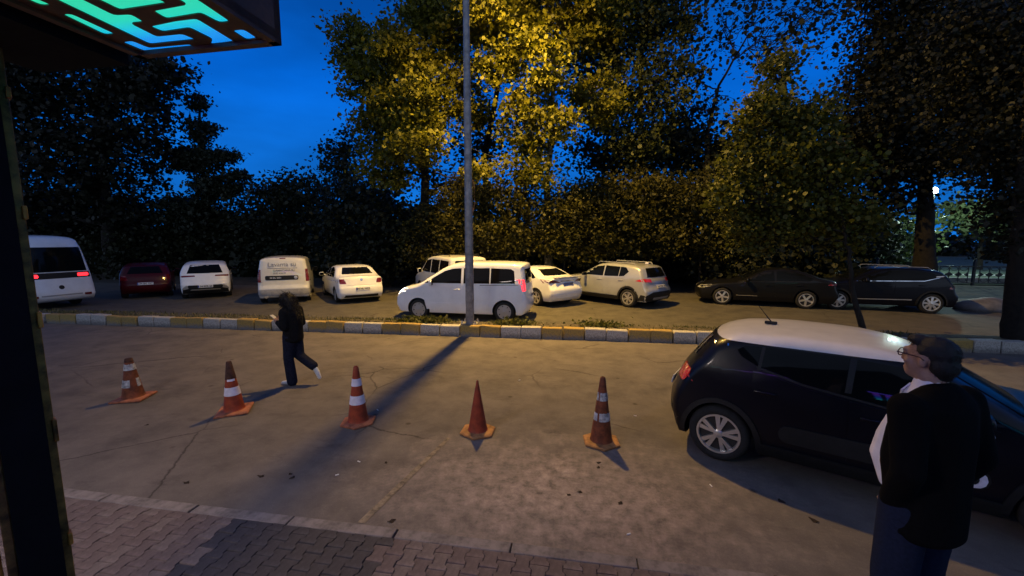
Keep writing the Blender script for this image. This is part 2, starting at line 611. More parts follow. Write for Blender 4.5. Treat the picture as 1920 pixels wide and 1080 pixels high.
pm = [paver_mesh(M['paver']), paver_mesh(M['paver2']), paver_mesh(M['paver_dark'])]
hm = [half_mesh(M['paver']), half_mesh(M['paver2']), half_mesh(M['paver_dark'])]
spots = []
for i in range(-68, 64):
    x = i * PX
    if i % 2 == 0: spots.append((x, 2.93, True))
    for j in range(9):
        y = 2.93 - PL * (j + .5 + (.5 if i % 2 == 0 else 0))
        if y > (1.72 if not .95 < x < 3.45 else 2.42): spots.append((x, y, False))
seen = [q for q in spots if -5.6 < q[0] < 2.9 and q[1] > 2.14 + (q[0] + 3.6) * .125 - .08]
seen.sort(key=lambda q: q[0] ** 2 + q[1] ** 2)
single = set(seen[:298])
rest = MB()
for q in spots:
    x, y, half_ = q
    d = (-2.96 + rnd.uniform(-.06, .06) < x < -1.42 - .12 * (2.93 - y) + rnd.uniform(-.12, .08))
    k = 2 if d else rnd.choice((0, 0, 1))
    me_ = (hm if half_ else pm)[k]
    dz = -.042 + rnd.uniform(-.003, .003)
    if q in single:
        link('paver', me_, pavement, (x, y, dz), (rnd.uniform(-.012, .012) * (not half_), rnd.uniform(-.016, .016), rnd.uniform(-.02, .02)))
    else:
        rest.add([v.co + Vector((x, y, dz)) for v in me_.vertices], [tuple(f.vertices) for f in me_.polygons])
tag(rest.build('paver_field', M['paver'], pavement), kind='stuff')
strip_blk = mesh('edge_stone', *(lambda b: (b.v, b.f))(MB().box((0, 0, 0), (.985, .115, .10), 0, .008)), M['strip'])
for i in range(-13, 13):
    o = link('edge_stone', strip_blk, pavement, (i * 1.0 + rnd.uniform(-.01, .01), 2.99, -.036 + rnd.uniform(-.003, .003)), (0, 0, rnd.uniform(-.004, .004)))

terrace = MB().prism([(-14, 1.65), (1.0, 1.65), (1.0, 2.36), (3.4, 2.36), (3.4, 1.65), (14, 1.65), (14, -2.4), (-14, -2.4)], -.02, .30).build('terrace', M['terrace'])
tag(terrace, kind='structure')

# median with its painted kerb stones
median = MB()
xs = list(range(-70, 71, 5))
for x in xs: pass
vs, fs = [], []
for x in np.arange(-70, 70.1, .7):
    k = ky(x)
    for dy, z in ((.20, .02), (.22, .225), (.5, .245), (.8, .235), (1.05, .16), (1.28, .012)):
        vs.append((x, k + dy, z + (rnd.uniform(-.018, .018) if .1 < z else 0)))
nn = 6
for i in range(len(vs) // nn - 1):
    for j in range(nn - 1):
        fs.append((i * nn + j, (i + 1) * nn + j, (i + 1) * nn + j + 1, i * nn + j + 1))
median = link('median', mesh('median', vs, fs, M['verge'], True))
tag(median, kind='structure')


def kerb_mesh(m, seed):
    r = random.Random(seed)
    bm = bmesh.new()
    bmesh.ops.create_cube(bm, size=1)
    for v in bm.verts: v.co = Vector((v.co.x * .515, v.co.y * .21, v.co.z * .36))
    bmesh.ops.bevel(bm, geom=bm.edges[:], offset=.022, segments=2, affect='EDGES', profile=.5)
    for v in bm.verts: v.co += Vector((r.uniform(-1, 1), r.uniform(-1, 1), r.uniform(-1, 1))) * .005
    me = bpy.data.meshes.new('kerb_stone')
    bm.to_mesh(me)
    bm.free()
    me.materials.append(m)
    return me


kw = [kerb_mesh(M['kerb_white'], s) for s in range(3)]
kyl = [kerb_mesh(M['kerb_yellow'], s + 5) for s in range(3)]
x0 = -4.10                               # a white/yellow boundary left of the pole
for i in range(-62, 46):
    x = x0 + i * .535 + .26
    white = (i // 2) % 2 == 0
    o = link('kerb_stone', rnd.choice(kw if white else kyl), median,
             (x + rnd.uniform(-.008, .008), ky(x) + .105 + rnd.uniform(-.018, .018), .105 + rnd.uniform(-.022, .014)),
             (rnd.uniform(-.06, .06), rnd.uniform(-.035, .035), SK + rnd.uniform(-.04, .04)))


# ================================================================== leaves
def leaf_mesh(name, C, size, mat, seed, up=.35, shape='leaf', tint=None, axis=None, width=.5):
    """C: (N,3) centres. One small folded face per leaf."""
    rg = np.random.default_rng(seed)
    N = len(C)
    if axis is None:
        d = rg.normal(size=(N, 3))
        d[:, 2] -= .25
    else:
        d = axis + rg.normal(size=(N, 3)) * .35
    d /= np.linalg.norm(d, axis=1)[:, None]
    nrm = rg.normal(size=(N, 3))
    nrm[:, 2] += up * 3
    nrm[:, 1] -= .2
    sd = np.cross(d, nrm)
    sd /= np.maximum(np.linalg.norm(sd, axis=1), 1e-6)[:, None]
    nn = np.cross(sd, d)
    s = size * (.45 + 1.05 * rg.uniform(0, 1, N) ** 1.3)
    if shape == 'leaf':       # broad lobed leaf, six corners
        T = [(0, 0, 0), (.28, width * .85, .06), (.62, width, .0), (1.0, 0, -.10), (.62, -width, .0), (.28, -width * .85, .06)]
    elif shape == 'kite':
        T = [(0, 0, 0), (.45, width * .7, .05), (1, 0, -.05), (.45, -width * .7, .05)]
    else:                     # blade
        T = [(0, -width * .12, 0), (0, width * .12, 0), (1, 0, 0)]
    k = len(T)
    V = np.empty((N, k, 3))
    for i, (a, b, c) in enumerate(T):
        V[:, i] = C + (d * (a - .4 if shape != 'blade' else a) + sd * b + nn * c) * s[:, None]
    me = bpy.data.meshes.new(name)
    me.vertices.add(N * k)
    me.vertices.foreach_set('co', V.ravel())
    me.loops.add(N * k)
    me.loops.foreach_set('vertex_index', np.arange(N * k, dtype=np.int32))
    me.polygons.add(N)
    me.polygons.foreach_set('loop_start', np.arange(0, N * k, k, dtype=np.int32))
    t = rg.uniform(0, 1, N) if tint is None else np.clip(tint + rg.normal(size=N) * .25, 0, 1)
    a = me.attributes.new('tint', 'FLOAT', 'POINT')
    a.data.foreach_set('value', np.repeat(t, k))
    me.materials.append(mat)
    me.update(calc_edges=True)
    return me


def bez(a, b, sag, n, rg, wob):
    a, b = np.array(a), np.array(b)
    m = (a + b) / 2 + np.array(sag)
    t = np.linspace(0, 1, n)[:, None]
    p = (1 - t) ** 2 * a + 2 * t * (1 - t) * m + t ** 2 * b
    L = np.linalg.norm(b - a)
    p[1:-1] += rg.normal(size=(n - 2, 3)) * L * wob
    return p


def tree(name, label, base, trunk, lobes, nleaf, lsize, leaf, bark, seed, r0=.22, clump=.55, shape='leaf', per=55, twigs=1.0,
         cat='tree', group=None, shell=.5, wob=.03, root=True):
    """trunk: points of the main stem; lobes: (centre, radii) that the crown fills with leaf clumps carried on twigs"""
    rg = np.random.default_rng(seed)
    b0 = np.array(base, float)
    t = thing(name, label, cat, base, 0, group)
    tr = [np.array(p, float) - b0 for p in trunk]
    wood = MB()
    n = len(tr)
    rad = [max(.035, r0 * (1 - .8 * i / (n - 1))) for i in range(n)]
    if root: rad[0] *= 1.25
    # smooth stem
    P, R = [], []
    for i in range(n - 1):
        for q in np.linspace(0, 1, 5)[:-1]:
            P.append(tr[i] * (1 - q) + tr[i + 1] * q + (rg.normal(size=3) * .02 if P else 0))
            R.append(rad[i] * (1 - q) + rad[i + 1] * q)
    P.append(tr[-1]); R.append(rad[-1])
    wood.tube(P, R, 10)
    P = np.array(P)
    vols = np.array([np.prod(np.array(r)) ** (2 / 3) for c, r in lobes])
    tot = max(1, int(nleaf / per))
    allC, tints = [], []
    for (c, r), vv in zip(lobes, vols):
        c = np.array(c, float) - b0
        r = np.array(r, float)
        # limb from the stem to the lobe
        cand = np.argmin(np.abs(P[:, 2] - (c[2] - r[2] * .7)) + .35 * np.linalg.norm(P[:, :2] - c[:2], axis=1))
        a = P[cand]
        limb = bez(a, c + r * np.array([0, 0, .3]), (0, 0, -.12 * np.linalg.norm(c - a)), 8, rg, wob)
        lr = min(R[cand] * .6, .03 + .035 * max(r))
        wood.tube(limb, list(np.linspace(lr, .02, 8)), 6, False)
        k = max(3, int(tot * vv / vols.sum()))
        u = rg.normal(size=(k, 3))
        u /= np.linalg.norm(u, axis=1)[:, None]
        rr = (shell + (1 - shell) * rg.uniform(size=k)) ** .8
        rr[rg.uniform(size=k) < .25] *= .6
        cc = c + u * r * rr[:, None] * rg.uniform(.85, 1.15, (k, 1))
        cc[:, 2] = np.maximum(cc[:, 2], .25)
        for q in cc:
            if rg.uniform() < twigs:
                j = limb[rg.integers(3, 8)]
                tw = bez(j, q, (0, 0, -.08 * np.linalg.norm(q - j)), 5, rg, wob * 1.4)
                wood.tube(tw, list(np.linspace(.022, .006, 5)), 4, False)
            m = max(4, int(per * rg.uniform(.4, 1.5)))
            L = rg.normal(size=(m, 3)) * np.array([clump, clump, clump * .62]) * rg.uniform(.7, 1.25)
            allC.append(q + L)
            tints.append(np.full(m, rg.uniform(.1, .9)))
    wood.build('trunk', bark, t, smooth=True, angle=60)
    C = np.concatenate(allC)
    C[:, 2] = np.maximum(C[:, 2], .05)
    cr_ = link('crown', leaf_mesh('crown', C, lsize, leaf, seed + 1, shape=shape, tint=np.concatenate(tints)), t)
    return t


def L(u, v, ru, rv, Y, ry=None):
    """a crown lobe placed from where it shows and how deep it stands"""
    c = at(u, v, Y=Y)
    d = (c - Vector((0, 0, CAM_H)))
    k = (-d.x * math.sin(YAW) + d.y * math.cos(YAW)) * math.cos(PITCH) - d.z * math.sin(PITCH)
    k /= 760.0
    return (tuple(c), (ru * k * .9, (ry if ry else (ru + rv) / 2 * k * .9), rv * k * .95))


def gp(u, v): return tuple(at(u, v, z=0.0))


def px(u, v, Y): return tuple(at(u, v, Y=Y))


# the two plane trees in the lamp light
bx = px(1030, 450, 20.5)
tree('plane_tree', 'tall plane tree with pale yellow-lit trunk right of the lamp post', (bx[0], bx[1], 0),
     [(bx[0], bx[1], 0), px(1026, 340, 20.4), px(1036, 220, 20.2), px(1042, 90, 20), px(1050, -90, 20)],
     [L(1050, 20, 110, 90, 19), L(1035, 130, 40, 55, 17.0), L(1045, 235, 34, 40, 17.2), L(1000, 80, 40, 32, 17.0), L(1120, 190, 60, 60, 19.5),
      L(985, 230, 60, 70, 18.5), L(960, 60, 70, 80, 18.2), L(1000, 310, 60, 45, 18.5), L(1040, -110, 160, 90, 20), L(1130, 40, 60, 60, 20)],
     46000, .135, M['leaf_plane'], M['bark_pale'], 11, .20, .30, per=95)
bx = px(795, 450, 19.5)
tree('plane_tree', 'spreading plane tree with bright yellow leaves left of the lamp post', (bx[0], bx[1], 0),
     [(bx[0], bx[1], 0), px(797, 330, 19.5), px(790, 200, 19.3), px(800, 60, 19), px(810, -80, 19)],
     [L(735, 90, 50, 50, 16.0), L(790, 170, 50, 50, 15.8), L(765, 250, 40, 40, 16.4), L(745, 110, 65, 70, 17.2), L(800, 250, 50, 40, 16.0), L(790, 200, 60, 70, 17.4), L(690, 140, 55, 80, 18.5), L(700, 250, 45, 60, 18.6), L(770, 270, 60, 50, 17.5), L(745, 190, 60, 60, 17),
      L(840, 110, 60, 70, 18.5), L(905, 10, 55, 34, 16.4), L(900, 320, 35, 26, 17.6), L(900, 30, 80, 50, 17.6), L(810, 10, 80, 70, 19), L(735, 320, 55, 40, 18.2), L(655, 90, 30, 60, 19), L(880, 200, 40, 60, 19.5),
      L(840, -100, 120, 80, 18.5), L(930, 110, 45, 50, 17.6)],
     60000, .135, M['leaf_plane'], M['bark'], 12, .24, .30, per=95)
bx = px(1215, 450, 21.5)
tree('plane_tree', 'plane tree with shade-darkened leaf colour between the pale-trunked plane tree and the bare tree', (bx[0], bx[1], 0),
     [(bx[0], bx[1], 0), px(1212, 330, 21.5), px(1200, 200, 21.5), px(1205, 60, 21.5), px(1210, -60, 21.5)],
     [L(1150, 70, 80, 90, 21), L(1230, 170, 80, 85, 21), L(1250, 40, 75, 75, 21.5), L(1190, 275, 75, 40, 21), L(1200, -60, 110, 80, 21.5), L(1150, 190, 60, 60, 21.5)],
     24000, .14, M['leaf_plane_shade'], M['bark'], 14, .2, .34, per=75)
bx = px(905, 450, 22.5)
tree('plane_tree', 'dark plane tree standing between and behind the two lit plane trees', (bx[0], bx[1], 0),
     [(bx[0], bx[1], 0), px(908, 300, 22.5), px(935, 150, 22.5), px(950, -20, 22.5)],
     [L(900, 270, 65, 50, 22), L(1100, 120, 70, 70, 24), L(850, 335, 90, 45, 21.5), L(930, 0, 90, 60, 23), L(1190, 10, 100, 70, 24)],
     7500, .18, M['leaf_dark'], M['bark'], 13, .25, .55)

# lit hedge of big shrubs behind the parked cars
bushes = [
    ('low shrub with olive leaves behind the van roof, left of the lamp post', [(820, 395, 60, 45, 19.4), (800, 450, 60, 60, 19.6), (850, 440, 50, 60, 19.3)], 5200),
    ('round shrub with yellow tips just right of the lamp post', [(950, 370, 70, 40, 19.0), (930, 440, 60, 60, 19.2), (990, 420, 60, 60, 19.0), (880, 375, 45, 45, 19.4)], 7500),
    ('wide olive shrub overhanging the white saloon and the silver car', [(1060, 400, 60, 55, 19.4), (1120, 385, 70, 50, 19.8), (1090, 450, 80, 45, 19.5)], 7500),
    ('tall brownish shrub behind the silver car', [(1190, 370, 75, 55, 20), (1160, 430, 70, 50, 19.8), (1250, 400, 70, 60, 20.3), (1230, 450, 80, 40, 20.2)], 8500),
    ('dim shrub behind the bonnet of the black saloon', [(1320, 370, 60, 60, 20.6), (1340, 440, 80, 60, 20.8), (1400, 420, 60, 70, 21)], 6500),
]
for i, (lab, lb, n) in enumerate(bushes):
    lo = [L(*q) for q in lb]
    b = lo[0][0]
    tree('shrub', lab, (b[0], b[1], 0), [(b[0], b[1], 0), (b[0], b[1], 1.2), (b[0], b[1], b[2])], lo, int(n * 1.9), .115, M['leaf_bush'], M['bark'], 30 + i, .09, .32, 'leaf', 45,
         .6, 'shrub', 'shrubs along the back of the parking strip', shell=.6)

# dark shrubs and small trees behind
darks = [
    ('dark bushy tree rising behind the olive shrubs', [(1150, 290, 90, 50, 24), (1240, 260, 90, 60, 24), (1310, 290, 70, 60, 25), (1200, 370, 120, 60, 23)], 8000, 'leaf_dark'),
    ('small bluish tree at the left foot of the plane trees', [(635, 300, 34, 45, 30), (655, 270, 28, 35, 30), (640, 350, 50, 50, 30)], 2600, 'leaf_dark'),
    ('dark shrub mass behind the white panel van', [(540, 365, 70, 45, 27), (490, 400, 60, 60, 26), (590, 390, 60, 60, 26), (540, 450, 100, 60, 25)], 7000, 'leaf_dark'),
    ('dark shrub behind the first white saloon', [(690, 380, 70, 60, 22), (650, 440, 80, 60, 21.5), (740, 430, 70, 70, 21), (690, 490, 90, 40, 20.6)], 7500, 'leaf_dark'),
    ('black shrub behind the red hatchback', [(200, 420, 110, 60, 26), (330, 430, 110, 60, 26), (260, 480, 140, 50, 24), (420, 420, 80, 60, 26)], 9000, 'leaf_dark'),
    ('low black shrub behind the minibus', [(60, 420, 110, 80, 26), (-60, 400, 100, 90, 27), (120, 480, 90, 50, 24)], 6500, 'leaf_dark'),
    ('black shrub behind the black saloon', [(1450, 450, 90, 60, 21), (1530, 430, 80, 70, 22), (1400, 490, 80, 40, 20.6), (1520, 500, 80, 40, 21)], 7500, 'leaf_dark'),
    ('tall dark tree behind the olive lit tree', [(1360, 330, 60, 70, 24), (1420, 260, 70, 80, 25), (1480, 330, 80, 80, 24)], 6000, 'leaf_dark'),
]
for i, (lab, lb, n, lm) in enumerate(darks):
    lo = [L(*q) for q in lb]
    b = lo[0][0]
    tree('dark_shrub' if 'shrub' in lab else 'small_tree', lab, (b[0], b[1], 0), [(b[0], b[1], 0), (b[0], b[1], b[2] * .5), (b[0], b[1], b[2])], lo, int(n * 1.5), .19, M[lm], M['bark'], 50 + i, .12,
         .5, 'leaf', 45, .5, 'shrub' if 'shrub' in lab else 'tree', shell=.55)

# left: big sparse tree and the pine beside it
bx = px(200, 450, 23)
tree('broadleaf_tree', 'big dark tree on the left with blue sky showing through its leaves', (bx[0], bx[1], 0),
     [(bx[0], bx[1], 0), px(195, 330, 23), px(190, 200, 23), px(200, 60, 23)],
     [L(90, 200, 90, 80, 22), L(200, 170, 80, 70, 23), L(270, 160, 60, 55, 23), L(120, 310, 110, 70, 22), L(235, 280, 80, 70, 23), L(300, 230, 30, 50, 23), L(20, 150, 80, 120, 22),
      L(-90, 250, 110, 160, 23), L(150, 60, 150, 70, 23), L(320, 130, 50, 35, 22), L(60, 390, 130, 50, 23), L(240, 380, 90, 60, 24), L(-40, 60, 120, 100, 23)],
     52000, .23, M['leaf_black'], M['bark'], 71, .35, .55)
bx = px(385, 450, 25)
rgp = np.random.default_rng(5)
pine_l = [L(374, 195, 10, 26, 25), L(378, 250, 26, 30, 25), L(392, 300, 42, 26, 25), L(400, 350, 50, 26, 25), L(440, 333, 30, 9, 25), L(420, 290, 24, 10, 25), L(345, 300, 36, 30, 25), L(360, 400, 80, 40, 25),
          L(455, 325, 16, 6, 25), L(430, 360, 34, 12, 25)]
tree('pine_tree', 'black pointed pine against the blue sky at left', (bx[0], bx[1], 0), [(bx[0], bx[1], 0), px(380, 320, 25), px(375, 240, 25), px(373, 172, 25)],
     pine_l, 24000, .22, M['needle'], M['bark'], 72, .22, .26, 'kite', 60, .8, shell=.3)

# thin half-bare tree against the sky
bx = px(1330, 450, 23)
tree('sparse_tree', 'thin half-bare tree with dark twigs against the blue sky', (bx[0], bx[1], 0),
     [(bx[0], bx[1], 0), px(1325, 330, 23), px(1330, 230, 23), px(1348, 160, 23), px(1400, 70, 23)],
     [L(1360, 60, 60, 80, 23), L(1300, 130, 40, 70, 23), L(1430, 80, 70, 60, 23), L(1500, 60, 80, 70, 23.5), L(1340, 190, 60, 50, 23), L(1420, 10, 90, 50, 23), L(1540, 20, 60, 60, 23)],
     1500, .19, M['leaf_dark'], M['bark'], 73, .16, .55, 'leaf', 9, 1.0, wob=.05)

# olive tree growing on the median, lit from the left
bx = px(1622, 622, 10.75)
tree('median_tree', 'slender leaning tree on the median with dim olive crown', (bx[0], bx[1], .2),
     [(bx[0], bx[1], .2), px(1598, 545, 10.8), px(1592, 470, 10.9), px(1575, 400, 11), px(1530, 300, 11.2), px(1480, 200, 11.4)],
     [L(1465, 140, 34, 40, 11.6), L(1440, 220, 60, 55, 11.4), L(1480, 290, 70, 60, 11.2), L(1400, 310, 60, 50, 11.6), L(1390, 370, 60, 40, 11.5), L(1480, 400, 80, 50, 11.3), L(1550, 330, 60, 60, 11.2),
      L(1430, 430, 70, 40, 11.6), L(1520, 220, 40, 60, 11.4), L(1600, 420, 60, 50, 11.2)],
     21000, .088, M['leaf_olive'], M['bark'], 74, .06, .22, 'leaf', 60, .8)

# big dark trees on the right
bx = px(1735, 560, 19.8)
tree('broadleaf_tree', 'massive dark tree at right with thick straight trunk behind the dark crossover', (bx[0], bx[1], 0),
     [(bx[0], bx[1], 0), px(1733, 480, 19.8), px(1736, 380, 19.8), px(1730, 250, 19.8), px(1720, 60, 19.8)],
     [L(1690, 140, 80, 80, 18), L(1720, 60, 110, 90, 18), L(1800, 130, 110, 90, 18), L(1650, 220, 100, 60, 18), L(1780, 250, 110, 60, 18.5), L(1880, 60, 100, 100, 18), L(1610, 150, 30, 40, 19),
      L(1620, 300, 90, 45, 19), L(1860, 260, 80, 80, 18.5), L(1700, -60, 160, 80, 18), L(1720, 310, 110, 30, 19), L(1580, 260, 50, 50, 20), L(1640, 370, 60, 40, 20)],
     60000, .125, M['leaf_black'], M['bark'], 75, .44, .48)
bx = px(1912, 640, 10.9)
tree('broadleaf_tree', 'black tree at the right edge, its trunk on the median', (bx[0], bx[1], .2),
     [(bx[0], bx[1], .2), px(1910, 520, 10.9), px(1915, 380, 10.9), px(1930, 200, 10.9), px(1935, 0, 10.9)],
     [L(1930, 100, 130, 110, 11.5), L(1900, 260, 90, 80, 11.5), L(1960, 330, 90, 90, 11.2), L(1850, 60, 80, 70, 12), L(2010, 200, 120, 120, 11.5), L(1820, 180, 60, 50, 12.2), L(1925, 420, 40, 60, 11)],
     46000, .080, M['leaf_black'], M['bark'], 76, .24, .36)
for i, (x, y) in enumerate(((22.5, 10.9), (31, 17.5), (40, 11.5))):  # unseen trees, added to darken what the hatchback's windscreen reflects
    tree('broadleaf_tree', ('added dark tree on the median, unseen beyond the right edge', 'added dark tree across the road, unseen beyond the right edge', 'added far dark tree down the median, unseen beyond the right edge')[i], (x, y, 0 if i == 1 else .2),
         [(x, y, .1), (x, y, 3), (x + .2, y, 6.5), (x, y, 9)], [((x - 1.5, y, 5.5), (2.8, 2.8, 2.2)), ((x + 1.5, y + .5, 6.5), (2.8, 2.8, 2.4)), ((x, y, 9), (2.6, 2.6, 2.2)), ((x - .5, y - 1, 4), (2.4, 2.2, 1.4))],
         9000, .20, M['leaf_black'], M['bark'], 90 + i, .3, .5)
# far park tree lit by an added light
bx = px(1840, 480, 40)
tree('park_tree', 'pale green tree far away in the lamplit park', (bx[0], bx[1], 0), [(bx[0], bx[1], 0), px(1840, 440, 40), px(1838, 400, 40)],
     [L(1835, 405, 34, 22, 39), L(1800, 395, 25, 18, 40), L(1865, 420, 30, 20, 40)], 2600, .30, M['leaf_park'], M['bark'], 77, .16, .6, 'leaf', 40, .5)
for i, (u, v, r, Y, lab) in enumerate(((1690, 430, 45, 34, 'dark clipped bush behind the park railing, left of the thick trunk'), (1880, 455, 36, 60, 'far dark bush beyond the park path'),
                                       (1630, 440, 50, 30, 'leafy dark bush behind the railing above the black cars'))):
    b = L(u, v, r, r * .9, Y)
    tree('park_bush', lab, (b[0][0], b[0][1], 0), [(b[0][0], b[0][1], 0), (b[0][0], b[0][1], b[0][2] * .6), b[0]], [b, L(u, v + 40, r * 1.2, r, Y)], 3200, .22, M['leaf_park' if i == 0 else 'leaf_dark'],
         M['bark'], 80 + i, .12, .5, 'leaf', 40, .5, 'bush')

# far tree line that closes the view
rg = np.random.default_rng(99)
C = []
for i in range(420):
    x = rg.uniform(-150, 190)
    h = 7 + 3.5 * math.sin(x * .09) + 2 * math.sin(x * .31 + 1)
    if -33 < x < -12: h *= .55
    if 45 < x < 100: h *= .55
    C.append(np.array([x, 78 + rg.uniform(-4, 4), rg.uniform(.3, 1) * h]) + rg.normal(size=(60, 3)) * np.array([1.9, 1.2, .9]))
C = np.concatenate(C)
C[:, 2] = np.abs(C[:, 2])
tl = link('far_treeline', leaf_mesh('far_treeline', C, .9, M['leaf_dark'], 98))
tag(tl, kind='stuff')

# dense undergrowth at the back of the parking strip
rg = np.random.default_rng(41)
n = 40000
x = rg.uniform(-62, 15, n)
hh = 3.4 + .7 * np.sin(x * .5) + .5 * np.sin(x * 1.3 + 2)
C = np.stack([x, 25.5 + rg.uniform(-1.0, 1.0, n), rg.uniform(0, 1, n) ** .8 * hh], 1)
ug = link('undergrowth', leaf_mesh('undergrowth', C, .52, M['leaf_dark'], 42))
tag(ug, kind='stuff')

# grass and weeds on the median
rg = np.random.default_rng(21)
n = 16000
gx = rg.uniform(-22, 8, n)
gy = ky(gx) + rg.uniform(.2, 1.2, n)
keep = np.sin(gx * 2.1 + 2 * np.sin(gx * .7)) + rg.uniform(-1.2, 1.2, n) > -.1
gx, gy = gx[keep], gy[keep]
C = np.stack([gx, gy, np.where(gy - ky(gx) < .9, .215, .13)], 1)
ax = np.stack([rg.normal(size=len(gx)) * .5, rg.normal(size=len(gx)) * .5, np.ones(len(gx))], 1)
gs = link('grass', leaf_mesh('grass', C, .085, M['grass'], 22, shape='blade', axis=ax, width=.9))
tag(gs, kind='stuff')
n = 2600
gx = rg.uniform(-19, -4.5, n)
C = np.stack([gx, ky(gx) + rg.uniform(.22, .75, n), np.full(n, .21)], 1)
ax = np.stack([rg.normal(size=n) * .7, rg.normal(size=n) * .7, np.ones(n)], 1)
gs = link('dry_grass', leaf_mesh('dry_grass', C, .11, M['straw'], 23, shape='blade', axis=ax, width=1.2))
tag(gs, kind='stuff')
for i, (x, dy, r, n, lab) in enumerate(((-4.05, .62, .22, 700, 'low weed tuft left of the lamp post foot'), (-4.45, .5, .20, 520, 'leftmost weed tuft on the median near the lamp post'),
                                        (-1.72, .62, .18, 620, 'upright weed tuft right of the lamp post foot'), (.65, .7, .26, 420, 'flat weed patch on the median facing the silver car'))):
    p = rg.normal(size=(n, 3)) * np.array([r * 1.4, r * .5, .07])
    p[:, 2] = np.abs(p[:, 2])
    t = thing('weed_tuft', lab, 'weed', (x, ky(x) + dy, .225), 0, 'weeds on the median')
    link('foliage', leaf_mesh('foliage', p, .085, M['grass'], 60 + i, shape='kite'), t)


# ================================================================== vehicles
def resample(pts, step):
    """smooth a chain of (x, z) control points and walk it at an even step"""
    P = [Vector((p[0], p[1])) for p in pts]
    out = []
    for i in range(len(P) - 1):
        p0, p1, p2, p3 = P[max(i - 1, 0)], P[i], P[i + 1], P[min(i + 2, len(P) - 1)]
        n = max(2, int((p2 - p1).length / step))
        k = .35
        m1, m2 = (p2 - p0) * k, (p3 - p1) * k
        l = (p2 - p1).length
        m1 = m1 * min(1, l / max(m1.length, 1e-6)) if m1.length > l else m1
        m2 = m2 * min(1, l / max(m2.length, 1e-6)) if m2.length > l else m2
        for j in range(n):
            t = j / n
            out.append(p1 * (2 * t ** 3 - 3 * t ** 2 + 1) + m1 * (t ** 3 - 2 * t ** 2 + t) + p2 * (-2 * t ** 3 + 3 * t ** 2) + m2 * (t ** 3 - t ** 2))
    out.append(P[-1])
    return out


def tri_poly(poly, step):
    """triangulate a 2-D polygon with inner points"""
    P = [Vector(p) for p in poly]
    B = []
    for i in range(len(P)):
        a, b = P[i], P[(i + 1) % len(P)]
        n = max(1, int((b - a).length / step))
        B += [a.lerp(b, j / n) for j in range(n)]
    n = len(B)
    xs, ys = [p.x for p in B], [p.y for p in B]

    def inside(q):
        c = False
        for i in range(n):
            a, b = B[i], B[i - 1]
            if (a.y > q.y) != (b.y > q.y) and q.x < (b.x - a.x) * (q.y - a.y) / (b.y - a.y) + a.x: c = not c
        return c

    I = []
    x = min(xs) + step * .6
    while x < max(xs):
        y = min(ys) + step * .6
        while y < max(ys):
            q = Vector((x, y))
            if inside(q) and min((q - p).length for p in B) > step * .45: I.append(q)
            y += step
        x += step
    v, e, f, *_ = delaunay_2d_cdt(B + I, [(i, (i + 1) % n) for i in range(n)], [], 1, 1e-5)
    return v, f


